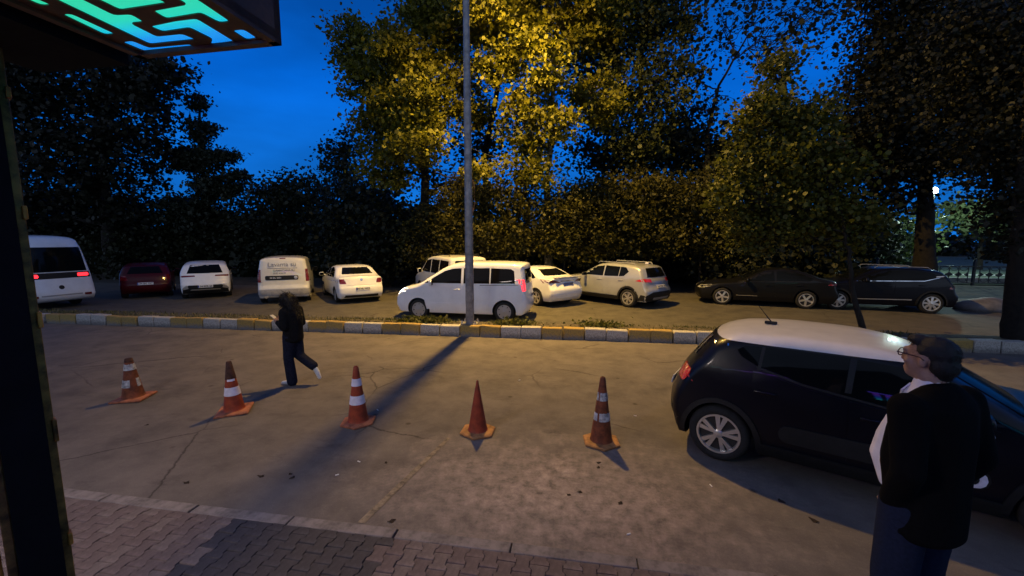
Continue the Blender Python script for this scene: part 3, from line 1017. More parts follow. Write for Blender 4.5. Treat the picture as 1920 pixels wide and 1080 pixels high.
class Car:
    def __init__(s, name, label, cat, spec, loc, ang, group=None, flip_anchor=False):
        s.sp = spec
        s.Ln, s.Wd = spec['L'], spec['W']
        s.root = thing(name, label, cat, (0, 0, 0), 0, group)
        chain = resample(spec['top'], .06)
        zb = spec.get('zb', .22)
        a, b = chain[-1], chain[0]
        bot = [Vector((a.x + (b.x - a.x) * t, zb)) for t in np.linspace(0, 1, 40)[1:-1]]
        s.chain_n = len(chain)
        s.loop = chain + bot
        N = len(s.loop)
        s.nrm = []
        for i in range(N):
            t = s.loop[(i + 1) % N] - s.loop[i - 1]
            t = t.normalized() if t.length > 1e-9 else Vector((1, 0))
            s.nrm.append(Vector((t.y, -t.x)))      # inward
        # smooth inward normals
        for _ in range(2):
            s.nrm = [(s.nrm[i - 1] + s.nrm[i] * 2 + s.nrm[(i + 1) % N]).normalized() for i in range(N)]
        s.itop = max(range(s.chain_n), key=lambda i: (s.loop[i].y, -abs(s.loop[i].x - s.Ln * .5)))

    def half(s, x, z):
        sp = s.sp
        w = s.Wd / 2
        xf, xr = sp.get('xf', 1.0), s.Ln - sp.get('xrr', .9)
        if x < xf: w *= 1 - sp.get('kf', .13) * ((xf - x) / xf) ** 2
        if x > xr: w *= 1 - sp.get('kr', .07) * ((x - xr) / (s.Ln - xr)) ** 2
        belt = sp['belt'][0] + sp['belt'][1] * x
        if z < .5: w *= 1 - .07 * ((.5 - z) / .3) ** 2
        elif z < belt: w *= 1 - .018 * ((z - .5) / max(.1, belt - .5)) ** 2
        else:
            w *= .982
            d = z - belt
            w -= sp.get('tumble', .3) * (d - .05 * (1 - math.exp(-d / .05)))
        return w

    def crown(s, i):
        nx = abs(s.nrm[i].x)
        return s.sp.get('croof', .025) * (1 - nx) + s.sp.get('cend', .10) * nx if i < s.chain_n else 0.0

    def layers(s, i):
        r = s.sp.get('edge', .06) if i < s.chain_n else .02
        c = s.crown(i)
        return [(0, 0), (.3, .06 * c), (.55, .24 * c), (.76, .55 * c), (.9, .85 * c), ('r', c + .32 * r), (1, c + r)], r

    def lay_pt(s, i, k, L_):
        f, d = L_[0][k]
        r = L_[1]
        p = s.loop[i] + s.nrm[i] * d
        Y = s.half(p.x, p.y)
        y = Y - .38 * r if f == 'r' else Y * f if f in (0, 1) else (Y - .5 * r) * f
        return Vector((p.x - s.Ln / 2, y, p.y))

    def build_body(s, paint, wells=True):
        sp = s.sp
        N = len(s.loop)
        LY = [s.layers(i) for i in range(N)]
        nl = 7
        zm = sp.get('zmid', .66)
        T = (.07, .17, .3, .45, .6, .75, .88, 1.0)
        rows = []
        x0, x1 = .42, s.Ln - .42
        for i in range(N):
            row = [s.lay_pt(i, k, LY[i]) for k in range(nl)]
            e = row[-1]
            ex, ez = e.x + s.Ln / 2, e.z
            mxx = x0 + (x1 - x0) * min(1, max(0, ex / s.Ln))
            for t in T:
                x, z = ex + (mxx - ex) * t, ez + (zm - ez) * t
                row.append(Vector((x - s.Ln / 2, s.half(x, z), z)))
            rows.append(row)
        m = nl + len(T)
        vs, fs = [], []
        for row in rows: vs += row
        for row in rows: vs += [Vector((p.x, -p.y, p.z)) for p in row]
        off = N * m
        for i in range(N):
            j = (i + 1) % N
            for k in range(m - 1):
                fs.append((i * m + k, i * m + k + 1, j * m + k + 1, j * m + k))
                fs.append((off + i * m + k, off + j * m + k, off + j * m + k + 1, off + i * m + k + 1))
        bm = bmesh.new()
        V = [bm.verts.new(v) for v in vs]
        for f in fs:
            try: bm.faces.new([V[a] for a in f])
            except ValueError: pass
        bmesh.ops.remove_doubles(bm, verts=bm.verts, dist=.004)
        bmesh.ops.recalc_face_normals(bm, faces=bm.faces)
        s.bvh = BVHTree.FromBMesh(bm)
        me = bpy.data.meshes.new('body')
        bm.to_mesh(me)
        bm.free()
        for q in (paint, M['plastic']): me.materials.append(q)
        o = link('body', me)
        for xw in sp['wheels']:
            for tr in range(5):
                rc = sp['rw'] + .055 + .0031 * tr
                cb = MB().lathe([(rc, -1.2 - .01 * tr), (rc, 1.2 + .013 * tr)], 36 + tr, 'Y', (xw - s.Ln / 2 + .0013 * tr, 0, sp['rw']))
                cm = mesh('cutter', cb.v, cb.f, [paint, M['plastic']], idx=[1] * len(cb.f))
                bmc = bmesh.new(); bmc.from_mesh(cm); bmesh.ops.recalc_face_normals(bmc, faces=bmc.faces); bmc.to_mesh(cm); bmc.free()
                co = link('cutter', cm)
                trial = link('body', o.data.copy())
                md = trial.modifiers.new('b', 'BOOLEAN')
                md.object = co
                md.operation = 'DIFFERENCE'
                md.solver = 'EXACT'
                me2 = evaluated(trial)
                bpy.data.objects.remove(co)
                n_in = sum(1 for v in me2.vertices if abs(v.co.y) > s.Wd / 2 + .08)
                if n_in == 0 and len(me2.vertices) > 500: break
            bpy.data.objects.remove(o)
            o = link('body', me2)
        me2 = o.data
        bpy.data.objects.remove(o)
        roof = sp.get('roof')
        if roof:     # the roof panel in its own colour is a part
            bm = bmesh.new(); bm.from_mesh(me2)
            for pc, pn in ((Vector((0, 0, 1.382)), Vector((0, 0, 1))), (Vector((1.60 - s.Ln / 2, 0, 0)), Vector((1, 0, 0))), (Vector((3.57 - s.Ln / 2, 0, 0)), Vector((1, 0, 0)))):
                bmesh.ops.bisect_plane(bm, geom=bm.verts[:] + bm.edges[:] + bm.faces[:], plane_co=pc, plane_no=pn)
            bm.faces.index_update()
            sel = [f for f in bm.faces if roof(f.calc_center_median() + Vector((s.Ln / 2, 0, 0))) and f.material_index == 0]
            sset = set(sel)
            b2 = bm.copy()
            ids = {f.index for f in sel}
            b2.faces.ensure_lookup_table()
            bmesh.ops.delete(b2, geom=[f for f in b2.faces if f.index not in ids], context='FACES')
            bmesh.ops.delete(bm, geom=sel, context='FACES')
            bm.to_mesh(me2); bm.free()
            mr_ = bpy.data.meshes.new('roof'); b2.to_mesh(mr_); b2.free()
            mr_.materials.append(sp['roof_mat'])
            mr_.polygons.foreach_set('use_smooth', [True] * len(mr_.polygons))
            link('roof', mr_, s.root)
        me2.polygons.foreach_set('use_smooth', [True] * len(me2.polygons))
        me2.set_sharp_from_angle(angle=math.radians(40))
        s.body = link('body', me2, s.root)
        # floor pan between the wheels
        MB().box((0, 0, .36), (s.Ln * .86, s.Wd - .62, .22)).build('floor_pan', M['plastic'], s.root)
        for xw in sp['wheels']:
            for sd in (-1, 1): s.wheel(xw - s.Ln / 2, sd)
        return s

    def wheel(s, x, sd):
        sp = s.sp
        R, w = sp['rw'], .205
        rr = R * sp.get('rim', .66)
        key = ('wheel', sd)
        if not hasattr(s, 'wm'): s.wm = {}
        if key not in s.wm:
            t = MB().lathe([(rr, -w * .42), (rr + .02, -w * .5), (R - .035, -w * .5), (R - .008, -w * .38), (R, -w * .2), (R, w * .2), (R - .008, w * .38), (R - .035, w * .5), (rr + .02, w * .5), (rr, w * .42)], 36, 'Y', close=True)
            s.wm[key] = mesh('wheel', t.v, t.f, M['rubber'], True, angle=50)
            d = MB().lathe([(rr - .004, -.03), (rr - .004, .03)], 32, 'Y', (0, sd * .02, 0))
            s.wm[('disc', sd)] = mesh('wheel_recess', d.v, d.f, M['rim_dark'])
            r = MB()
            yo = sd * w * .36
            r.lathe([(rr + .004, yo - .02), (rr + .004, yo + .02), (rr - .018, yo + .02), (rr - .024, yo - .02)], 36, 'Y', close=True)
            n, st = sp.get('spokes', (5, 'star'))
            for k in range(n):
                a0 = 2 * PI * k / n + .3
                for tw in ((-1, 1) if st in ('twin', 'vee') else (0,)):
                    q = []
                    ri, ro = .035, rr - .012
                    hw0, hw1 = {'star': (.030, .034), 'twin': (.013, .015), 'vee': (.014, .026), 'cover': (.05, .062), 'swirl': (.022, .036)}[st]
                    a1 = a0 + {'twin': .16, 'vee': .21}.get(st, 0) * tw + (.28 if st == 'swirl' else 0) * sd
                    ai = a0 + {'twin': .14, 'vee': .06}.get(st, 0) * tw
                    for (rad, an, hw, dy) in ((ri, ai, hw0, .012), (ro, a1, hw1, 0)):
                        c = Vector((rad * math.cos(an), 0, rad * math.sin(an)))
                        ta = Vector((-math.sin(an), 0, math.cos(an)))
                        for e1 in (-1, 1):
                            for e2 in (-1, 1):
                                q.append(c + ta * hw * e1 + Vector((0, yo + dy * sd * e2 - .006 * sd + .010 * sd * e2, 0)))
                    r.add(q, [(0, 1, 3, 2), (4, 6, 7, 5), (0, 4, 5, 1), (2, 3, 7, 6), (0, 2, 6, 4), (1, 5, 7, 3)])
            r.lathe([(.048, yo - .03), (.05, yo + .012), (.03, yo + .022)], 20, 'Y') if sd > 0 else r.lathe([(.048, yo + .03), (.05, yo - .012), (.03, yo - .022)], 20, 'Y')
            s.wm[('rim', sd)] = mesh('rim', r.v, r.f, sp.get('rim_mat', M['alloy']), True, angle=30)
        o = link('wheel', s.wm[key], s.root, (x, sd * (s.Wd / 2 - w * .5 - .012), R), (0, (x * 7.1) % 1.2, 0))
        link('wheel_recess', s.wm[('disc', sd)], o)
        link('rim', s.wm[('rim', sd)], o)

    # ---- surface patches
    def _patch(s, name, pts, nor, faces, mat, off, depth, parent=None):
        n = len(pts)
        vs = [p + q * off for p, q in zip(pts, nor)] + [p - q * depth for p, q in zip(pts, nor)]
        cnt = {}
        for f in faces:
            for i in range(len(f)):
                e = (f[i], f[(i + 1) % len(f)])
                cnt[e] = cnt.get(e, 0) + 1
        fs = [tuple(f) for f in faces]
        for (a, b) in list(cnt):
            if (b, a) not in cnt: fs.append((b, a, a + n, b + n))
        me = mesh(name, vs, fs, mat, True, angle=38)
        bm = bmesh.new(); bm.from_mesh(me)
        bmesh.ops.recalc_face_normals(bm, faces=bm.faces)
        f0 = max(bm.faces, key=lambda f: f.calc_area())
        # make the outer sheet face outwards
        k = min(range(n), key=lambda i: (vs[i] - f0.calc_center_median()).length)
        if f0.normal.dot(nor[k]) < 0: bmesh.ops.reverse_faces(bm, faces=bm.faces)
        bm.to_mesh(me); bm.free()
        return link(name, me, parent or s.root)

    def side(s, name, poly, mat, sd=None, off=.005, depth=.012, step=.09, parent=None):
        outs = []
        v, f = tri_poly(poly, step)
        for q in ((-1, 1) if sd is None else (sd,)):
            P, N = [], []
            for p in v:
                h = s.half(p.x, p.y)
                loc, nor, *_ = s.bvh.ray_cast(Vector((p.x - s.Ln / 2, q * 3, p.y)), Vector((0, -q, 0)))
                if loc is None or abs(abs(loc.y) - h) > .25:
                    loc, nor, *_ = s.bvh.find_nearest(Vector((p.x - s.Ln / 2, q * h, p.y)))
                P.append(loc)
                N.append(nor.copy())
            outs.append(s._patch(name, P, N, f, mat, off, depth, parent))
        return outs

    def chain_at(s, z, rear):
        rg_ = range(s.itop, s.chain_n - 1) if rear else range(s.itop, 0, -1)
        for i in rg_:
            j = i + 1 if rear else i - 1
            a, b = s.loop[i].y, s.loop[j].y
            if a >= z >= b and a != b: return i + (j - i) * (a - z) / (a - b)
        return float(s.chain_n - 1 if rear else 0)

    def end_hit(s, y, z, rear):
        d = 1 if rear else -1
        loc, nor, *_ = s.bvh.ray_cast(Vector((d * (s.Ln / 2 + 2), y, z)), Vector((-d, 0, 0)))
        if loc is None: loc, nor, *_ = s.bvh.find_nearest(Vector((d * s.Ln / 2, y, z)))
        return loc, nor

    def end_pt(s, y, z, rear): return s.end_hit(y, z, rear)[0]

    def end(s, name, poly, mat, rear=True, mirror=False, off=.006, depth=.012, step=.07, parent=None):
        outs = []
        v, f = tri_poly(poly, step)
        for q in ((1, -1) if mirror else (1,)):
            P, N = [], []
            for p in v:
                y, z = p.x * q, p.y
                a, n = s.end_hit(y, z, rear)
                P.append(a); N.append(n)
            outs.append(s._patch(name, P, N, f, mat, off, depth, parent))
        return outs

    def end_frame(s, y, z, rear=True):
        a = s.end_pt(y, z, rear)
        c = s.end_pt(y, z + .03, rear) - s.end_pt(y, z - .03, rear)
        up = c.normalized() if c.length > 1e-6 else Vector((0, 0, 1))
        r = Vector((0, 1 if rear else -1, 0))
        b = s.end_pt(y + .06, z, rear) - s.end_pt(y - .06, z, rear)
        if b.length > 1e-6: r = b.normalized() * (1 if rear else -1)
        n = r.cross(up).normalized()
        up = n.cross(r)
        return Matrix(((r.x, up.x, n.x, a.x), (r.y, up.y, n.y, a.y), (r.z, up.z, n.z, a.z), (0, 0, 0, 1)))

    def plate(s, y, z, txt, rear=True, w=.52, tilt=0.0, mat=None):
        F = s.end_frame(y, z, rear)
        up = Vector((F[0][1], F[1][1], F[2][1]))
        o = MB().box((0, 0, 0), (w, .112, .014), 0, .003).build('number_plate', mat or M['plate'], s.root)
        o.matrix_local = F @ Matrix.Translation((0, 0, .014))
        b = MB().box((-w / 2 + .022, 0, .008), (.038, .104, .004)).build('country_band', M['plate_blue'], o)
        t = link('plate_number', text_mesh(txt, .098, M['ink'], .003), o, (.02, -.004, .0085))
        return o

    def text(s, name, txt, size, y, z, mat, parent=None, rear=True, dz=.016, bold=0.):
        o = link(name, text_mesh(txt, size, mat, bold), parent or s.root)
        o.matrix_local = s.end_frame(y, z, rear) @ Matrix.Translation((0, 0, dz))
        return o

    def badge(s, name, y, z, r, mat, rear=True, dz=.012):
        o = MB().lathe([(r, -.01), (r, .004), (r * .8, .008)], 24).build(name, mat, s.root)
        o.matrix_local = s.end_frame(y, z, rear) @ Matrix.Translation((0, 0, dz))
        return o

    def handle(s, x, z, mat, sd=None, parent=None):
        for q in ((-1, 1) if sd is None else (sd,)):
            h = s.half(x, z)
            MB().box((x - s.Ln / 2, q * (h + .018), z), (.21, .026, .032), 0, .010).build('handle', mat, parent or s.root, smooth=True)

    def mirror(s, x, z, mat, size=(.11, .20, .15), glass=None, cap=None):
        for q in (-1, 1):
            h = s.half(x, z)
            m = MB().box((x - s.Ln / 2, q * (h + .055 + size[1] / 2), z + .03), size, -q * .12, .045)
            m.tube([(x - s.Ln / 2 + .02, q * (h - .02), z - .02), (x - s.Ln / 2, q * (h + .09), z)], .025, 8)
            o = m.build('side_mirror', mat, s.root, smooth=True, angle=60)
            g = MB().box((x - s.Ln / 2 + size[0] / 2 + .002, q * (h + .055 + size[1] / 2), z + .03), (.008, size[1] * .86, size[2] * .78), -q * .12, .003)
            g.build('mirror_glass', glass or M['glass'], o)
            if cap:
                MB().box((x - s.Ln / 2 + .008, q * (h + .055 + size[1] / 2), z - .035), (size[0] * 1.1, size[1] * .95, .025), -q * .12, .010).build('mirror_trim', cap, o, smooth=True)

    def door(s, poly, mat, handle_at=None, hmat=None):
        for q in (-1, 1):
            d = s.side('door', poly, mat, q, .006, .004, .12)[0]
            if handle_at: s.handle(handle_at[0], handle_at[1], hmat or mat, q, d)

    def arch(s, mat, wd=.06, extra=0.0):
        for xw in s.sp['wheels']:
            R0 = s.sp['rw'] + .05
            pts = []
            zc = s.sp['rw']
            A = [PI * k / 20 for k in range(21)]
            poly = [(xw + (R0 + wd) * math.cos(a), zc - .06 * (1 - math.sin(a)) + (R0 + wd) * math.sin(a)) for a in A] + \
                   [(xw + R0 * math.cos(a), zc - .06 * (1 - math.sin(a)) + R0 * math.sin(a)) for a in reversed(A)]
            s.side('wheel_arch_trim', poly, mat, None, .018, .01, .08)

    def place_wheel(s, wx, wy, ang, axle, sd):
        """put the car down so that the tyre (axle 0 front, 1 rear; side -1 or 1) touches the ground at wx, wy"""
        phi = -math.radians(ang)
        lx, ly = s.sp['wheels'][axle] - s.Ln / 2, sd * (s.Wd / 2 - .06)
        c, q = math.cos(phi), math.sin(phi)
        s.root.location = (wx - (lx * c - ly * q), wy - (lx * q + ly * c), 0)
        s.root.rotation_euler = (0, 0, phi)
        return s


def rect(y0, y1, z0, z1, c=.0):
    if c <= 0: return [(y0, z0), (y1, z0), (y1, z1), (y0, z1)]
    out = []
    for cx, cz, a in ((y1 - c, z0 + c, -90), (y1 - c, z1 - c, 0), (y0 + c, z1 - c, 90), (y0 + c, z0 + c, 180)):
        out += [(cx + c * math.cos(math.radians(a + k * 30)), cz + c * math.sin(math.radians(a + k * 30))) for k in range(4)]
    return out


# ---- near hatchback with the white roof
sp = dict(L=4.0, W=1.75, rw=.318, wheels=(.80, 3.34), belt=(.93, .02), tumble=.36, zb=.20, cend=.13, edge=.075, kr=.10, xrr=1.0, rim=.70, spokes=(5, 'vee'),
          top=[(.12, .20), (.0, .36), (.0, .55), (.06, .74), (.40, .90), (.92, 1.0), (1.22, 1.17), (1.62, 1.39), (2.05, 1.475), (2.8, 1.49), (3.3, 1.455), (3.52, 1.38), (3.70, 1.17), (3.84, .98), (3.90, .86), (3.96, .74), (4.0, .60), (3.985, .40), (3.88, .24)],
          roof=lambda p: p.z > 1.382 and 1.60 < p.x < 3.57, roof_mat=M['roof_white'])
c3 = Car('parked_car', 'black small hatchback with a white roof, nearest car at the right', 'car', sp, 0, 0)
c3.build_body(M['navy_paint'])
win = [(1.28, 1.005), (1.62, 1.245), (1.86, 1.335), (2.3, 1.366), (2.9, 1.366), (3.14, 1.350), (3.21, 1.30), (3.17, 1.24), (3.02, 1.165), (2.6, 1.06), (2.0, .985)]
c3.side('window_band', win, M['glass'], None, .004)
c3.side('window_trim', [(1.27, 1.0), (2.0, .98), (2.6, 1.055), (3.02, 1.16), (3.02, 1.143), (2.6, 1.037), (2.0, .962), (1.26, .982)], M['plastic'], None, .008)
for x, w in ((2.23, .05), (2.98, .03)): c3.side('window_pillar', [(x, 1.02 + (x - 2.0) * .1), (x + w, 1.02 + (x - 2.0) * .1), (x + w - .03, 1.36), (x - .03, 1.36)], M['plastic'], None, .007)
c3.door([(1.24, .36), (2.22, .36), (2.24, .97), (2.0, .945), (1.28, .94), (1.18, .70)], M['navy_paint'], (2.05, .83), M['navy_paint'])
c3.door([(2.235, .36), (2.86, .36), (3.0, .56), (3.10, .78), (3.04, 1.12), (2.6, 1.02), (2.255, .97)], M['navy_paint'], (2.92, .90), M['navy_paint'])
c3.arch(M['plastic'], .055)
c3.side('sill_trim', [(1.18, .205), (2.96, .205), (2.96, .335), (1.18, .335)], M['plastic'], None, .02)
ab = c3.side('air_bump', rect(1.30, 2.78, .42, .60, .085), M['plastic'], None, .022)
for q, o in zip((-1, 1), ab):
    c3.side('bump_surround', rect(1.32, 1.64, .435, .585, .07), M['sleeve'], q, .030, parent=o)
    c3.side('bump_capsule', rect(1.37, 1.59, .465, .555, .04), M['plastic'], q, .036, parent=o)
c3.end('rear_window', [(-.52, 1.12), (.52, 1.12), (.44, 1.345), (-.44, 1.345)], M['glass'], True)
c3.end('windscreen', [(-.66, 1.04), (.66, 1.04), (.52, 1.40), (-.52, 1.40)], M['screen'], False)
for o in c3.end('tail_light', rect(.44, .80, .84, 1.0, .05), M['lens_mid'], True, True):
    tag(o, 'rounded red tail light')
c3.side('tail_light', [(3.64, .87), (3.79, .86), (3.80, .97), (3.68, .99)], M['lens_mid'], None, .006)
c3.end('bumper_trim', [(-.72, .26), (.72, .26), (.74, .52), (-.74, .52)], M['plastic'], True)
c3.end('headlight', rect(.42, .78, .66, .80, .04), M['lens_clear'], False, True)
c3.end('grille', rect(-.45, .45, .40, .56, .03), M['plastic'], False)
c3.plate(0, .66, '34 KLC 27')
c3.mirror(1.42, 1.0, M['navy_paint'], (.12, .21, .16), pmat('mirror_reflection', (.10, .012, .012), .15), M['sleeve'])
c3.side('roof_badge', [(3.30, 1.325), (3.46, 1.315), (3.46, 1.335), (3.30, 1.347)], M['chrome'], None, .006)
am = MB().box((2.96 - 2, 0, 1.505), (.13, .05, .035), 0, .012)
am.tube([(2.96 - 2, 0, 1.52), (3.10 - 2, 0, 1.70)], [.008, .004], 6)
am.build('aerial', M['plastic'], c3.root)
c3.place_wheel(1.61, 4.72, 206.6, 1, 1)

# ---- moving white people carrier
sp = dict(L=4.42, W=1.83, rw=.315, wheels=(.88, 3.66), belt=(1.10, .01), tumble=.22, zb=.21, cend=.09, edge=.07, kr=.05, xrr=.6, rim=.68, spokes=(7, 'cover'), rim_mat=M['steel'], zmid=.7,
          top=[(.14, .21), (.0, .40), (.0, .60), (.05, .78), (.30, .99), (.78, 1.12), (1.12, 1.32), (1.62, 1.63), (2.0, 1.77), (2.5, 1.82), (3.4, 1.82), (4.02, 1.80), (4.26, 1.765), (4.30, 1.62), (4.34, 1.2), (4.39, .8), (4.42, .55), (4.40, .36), (4.30, .22)])
mpv = Car('people_carrier', 'white people carrier driving past on the far road behind the lamp post', 'van', sp, 0, 0)
mpv.build_body(M['white_paint'])
mpv.side('front_window', [(1.10, 1.165), (1.30, 1.27), (1.75, 1.53), (2.02, 1.61), (2.30, 1.63), (2.30, 1.165)], M['glass_seen'], None)
mpv.side('sliding_window', [(2.38, 1.165), (2.38, 1.635), (3.20, 1.64), (3.20, 1.175)], M['glass_seen'], None)
mpv.side('rear_side_window', [(3.24, 1.175), (3.24, 1.64), (3.86, 1.62), (3.96, 1.56), (4.0, 1.19)], M['glass_seen'], None)
mpv.side('slide_rail', [(2.9, 1.125), (4.1, 1.16), (4.1, 1.145), (2.9, 1.11)], M['plastic'], None, .008)
mpv.door([(1.16, .34), (2.33, .34), (2.33, 1.12), (1.12, 1.12), (1.05, .8)], M['white_paint'], (2.16, .98), M['white_paint'])
mpv.door([(2.35, .34), (3.18, .34), (3.22, .7), (3.22, 1.12), (2.35, 1.12)], M['white_paint'], (2.52, .98), M['white_paint'])
mpv.side('side_moulding', [(1.3, .50), (3.16, .50), (3.16, .555), (1.3, .555)], M['white_paint'], None, .016)
mpv.end('windscreen', [(-.70, 1.17), (.70, 1.17), (.60, 1.70), (-.60, 1.70)], M['glass_seen'], False)
mpv.end('headlight', [(.40, .80), (.80, .82), (.80, .97), (.5, .92)], M['head_on'], False, True)
mpv.side('headlight', [(.10, .82), (.44, .88), (.52, .98), (.30, .965), (.12, .90)], M['head_on'], None)
mpv.end('grille', rect(-.42, .42, .62, .76, .03), M['plastic'], False)
mpv.end('lower_grille', rect(-.6, .6, .30, .46, .03), M['plastic'], False)
mpv.end('rear_window', rect(-.62, .62, 1.18, 1.62, .05), M['glass'], True)
mpv.end('tail_light', rect(.72, .88, .96, 1.30, .02), M['lens_on'], True, True)
mpv.side('tail_light', [(4.12, 1.20), (4.33, 1.19), (4.31, 1.31), (4.10, 1.32)], M['lens_on'], None)
mpv.plate(0, .78, '34 DY 5190')
mpv.plate(0, .52, '34 DY 5190', False)
mpv.mirror(1.36, 1.16, M['white_paint'], (.11, .19, .19))
mpv.place_wheel(-5.0, 12.12, 1.5, 0, -1)
for q in (-1, 1):
    ld = bpy.data.lights.new('headlight_beam', 'SPOT')
    ld.energy = HEADLIGHT_W * 12
    ld.color = (1, .95, .82)
    ld.spot_size = math.radians(50)
    ld.spot_blend = .7
    ld.shadow_soft_size = .06
    lo_ = link('headlight_beam', ld, mpv.root, (-2.28, .6 * q, .86), (0, math.radians(86), PI))

# ---- white panel van, back to us
sp = dict(L=4.39, W=1.83, rw=.305, wheels=(.92, 3.60), belt=(1.05, 0), tumble=.17, zb=.24, cend=.07, edge=.075, kr=.05, xrr=.5, croof=.05, rim=.66, spokes=(6, 'cover'), rim_mat=M['steel'], zmid=.8,
          top=[(.14, .24), (.0, .40), (.0, .62), (.06, .86), (.5, 1.02), (.9, 1.12), (1.3, 1.45), (1.65, 1.73), (2.0, 1.81), (2.6, 1.845), (3.7, 1.84), (4.16, 1.81), (4.25, 1.72), (4.30, 1.40), (4.33, 1.0), (4.34, .72), (4.39, .64), (4.39, .42), (4.32, .28)])
van = Car('panel_van', 'white panel van with grey lettering on its windowless back door', 'van', sp, 0, 0)
van.build_body(M['offwhite_paint'])
tg = van.end('tailgate', [(-.70, .60), (.70, .60), (.74, 1.0), (.66, 1.74), (-.66, 1.74), (-.74, 1.0)], M['offwhite_paint'], True, off=.010, depth=.004)[0]
bar = van.end('number_plate_bar', rect(-.62, .52, .945, 1.115, .05), M['plastic'], True, off=.022)[0]
van.badge('round_badge', .43, 1.03, .062, M['alloy'], dz=.030)
pq = MB().box((0, 0, 0), (.50, .105, .01)).build('number_plate', M['plastic'], van.root)
pq.matrix_local = van.end_frame(-.26, 1.028) @ Matrix.Translation((0, 0, .030))
link('plate_number', text_mesh('34 DL 2681', .085, M['alloy'], .002), pq, (0, 0, .006))
van.text('lettering', 'Lavanta sü', .235, -.02, 1.545, M['ink_grey'], None, bold=.0)
van.side('front_window', [(1.25, 1.12), (1.75, 1.60), (2.2, 1.66), (2.2, 1.12)], M['glass'], None)
van.end('lettering_rule', rect(-.52, .50, 1.388, 1.412), M['ink_grey'], True, off=.013)
van.text('lettering', 'DAMACANA SU', .105, .04, 1.315, M['ink_grey'], bold=.002)
van.text('lettering', '0532 418 77', .085, -.12, 1.205, M['ink_grey'], bold=.002)
van.end('brake_light', rect(-.10, .10, 1.765, 1.79), M['lens_red'], True, off=.010)
van.end('tail_light', rect(.77, .885, .86, 1.36, .02), M['lens_red'], True, True, step=.05)
van.side('tail_light', rect(4.14, 4.29, .86, 1.36, .02), M['lens_red'], None)
van.end('bumper', [(-.86, .34), (.86, .34), (.88, .58), (-.88, .58)], M['steel_grey'], True, off=.018)
van.handle(4.0, .9, M['plastic'])
van.mirror(1.35, 1.15, M['plastic'], (.11, .18, .2))
ex = MB().tube([(1.9, -.62, .27), (2.14, -.62, .26)], .032, 10).build('exhaust', M['steel'], van.root)
tb = MB().box((2.21, -.62, .30), (.06, .16, .05), 0, .01).build('tow_hook', M['steel'], van.root)
p = gp(493, 567)
van.place_wheel(p[0], p[1], 57, 1, -1)

# ---- first white saloon
sp = dict(L=4.44, W=1.75, rw=.305, wheels=(.86, 3.51), belt=(.90, .022), tumble=.42, zb=.21, cend=.11, edge=.07, kr=.07, rim=.66, spokes=(8, 'cover'), rim_mat=M['steel'],
          top=[(.12, .21), (.0, .38), (.0, .56), (.10, .76), (.55, .90), (1.12, .98), (1.6, 1.24), (2.02, 1.41), (2.5, 1.465), (3.0, 1.45), (3.30, 1.38), (3.74, 1.145), (3.92, 1.085), (4.20, 1.07), (4.29, 1.04), (4.33, .90), (4.38, .74), (4.43, .66), (4.44, .48), (4.40, .34), (4.30, .24)])
s1 = Car('parked_saloon', 'white saloon parked with its back to the road, next to the panel van', 'car', sp, 0, 0)
s1.build_body(M['white_paint'])
s1.side('front_window', [(1.30, .985), (1.72, 1.23), (2.02, 1.345), (2.34, 1.38), (2.36, .985)], M['glass'], None)
s1.side('rear_side_window', [(2.42, .985), (2.42, 1.385), (2.9, 1.365), (3.2, 1.27), (3.42, 1.06), (3.36, 1.01)], M['glass'], None)
s1.end('rear_window', [(-.60, 1.135), (.60, 1.135), (.49, 1.375), (-.49, 1.375)], M['glass'], True)
s1.end('windscreen', [(-.62, 1.02), (.62, 1.02), (.50, 1.38), (-.50, 1.38)], M['glass'], False)
s1.end('boot_lid', [(-.56, .74), (.56, .74), (.60, .98), (.60, 1.055), (-.60, 1.055), (-.60, .98)], M['white_paint'], True, off=.012, depth=.004)
s1.end('tail_light', [(.55, .80), (.86, .80), (.86, .985), (.64, .985)], M['lens_red'], True, True)
s1.side('tail_light', [(4.08, .85), (4.30, .81), (4.26, .985), (4.14, .985)], M['lens_red'], None)
s1.plate(.02, .60, '34 NU 4412')
s1.badge('round_badge', 0, .955, .05, M['chrome'], dz=.02)
s1.side('door_gap', [(2.385, .34), (2.393, .34), (2.393, .96), (2.385, .96)], M['plastic'], None, .003)
s1.handle(2.2, .84, M['white_paint']); s1.handle(3.15, .86, M['white_paint'])
s1.mirror(1.48, 1.0, M['white_paint'])
s1.end('lower_bumper', [(-.66, .26), (.66, .26), (.62, .36), (-.62, .36)], M['plastic'], True)
p = gp(631, 567)
s1.place_wheel(p[0], p[1], 47, 1, -1)

# ---- white crossover and dark red hatchback at the left
sp = dict(L=4.24, W=1.79, rw=.32, wheels=(.84, 3.42), belt=(.98, .02), tumble=.38, zb=.23, cend=.12, edge=.07, kr=.08, rim=.7, spokes=(5, 'twin'),
          top=[(.12, .23), (.0, .40), (.0, .62), (.08, .82), (.5, .98), (1.1, 1.06), (1.5, 1.30), (1.95, 1.51), (2.5, 1.57), (3.2, 1.54), (3.66, 1.46), (3.80, 1.36), (3.98, 1.12), (4.05, 1.03), (4.10, .95), (4.16, .78), (4.24, .66), (4.23, .44), (4.12, .27)])
x1 = Car('parked_crossover', 'white crossover with black lower bumper, beside the dark red car', 'car', sp, 0, 0)
x1.build_body(M['white_paint'])
x1.side('window_band', [(1.28, 1.06), (1.66, 1.31), (2.0, 1.43), (2.5, 1.475), (3.1, 1.45), (3.5, 1.33), (3.62, 1.14)], M['glass'], None)
x1.end('rear_window', [(-.62, 1.085), (.62, 1.085), (.50, 1.43), (-.50, 1.43)], M['glass'], True)
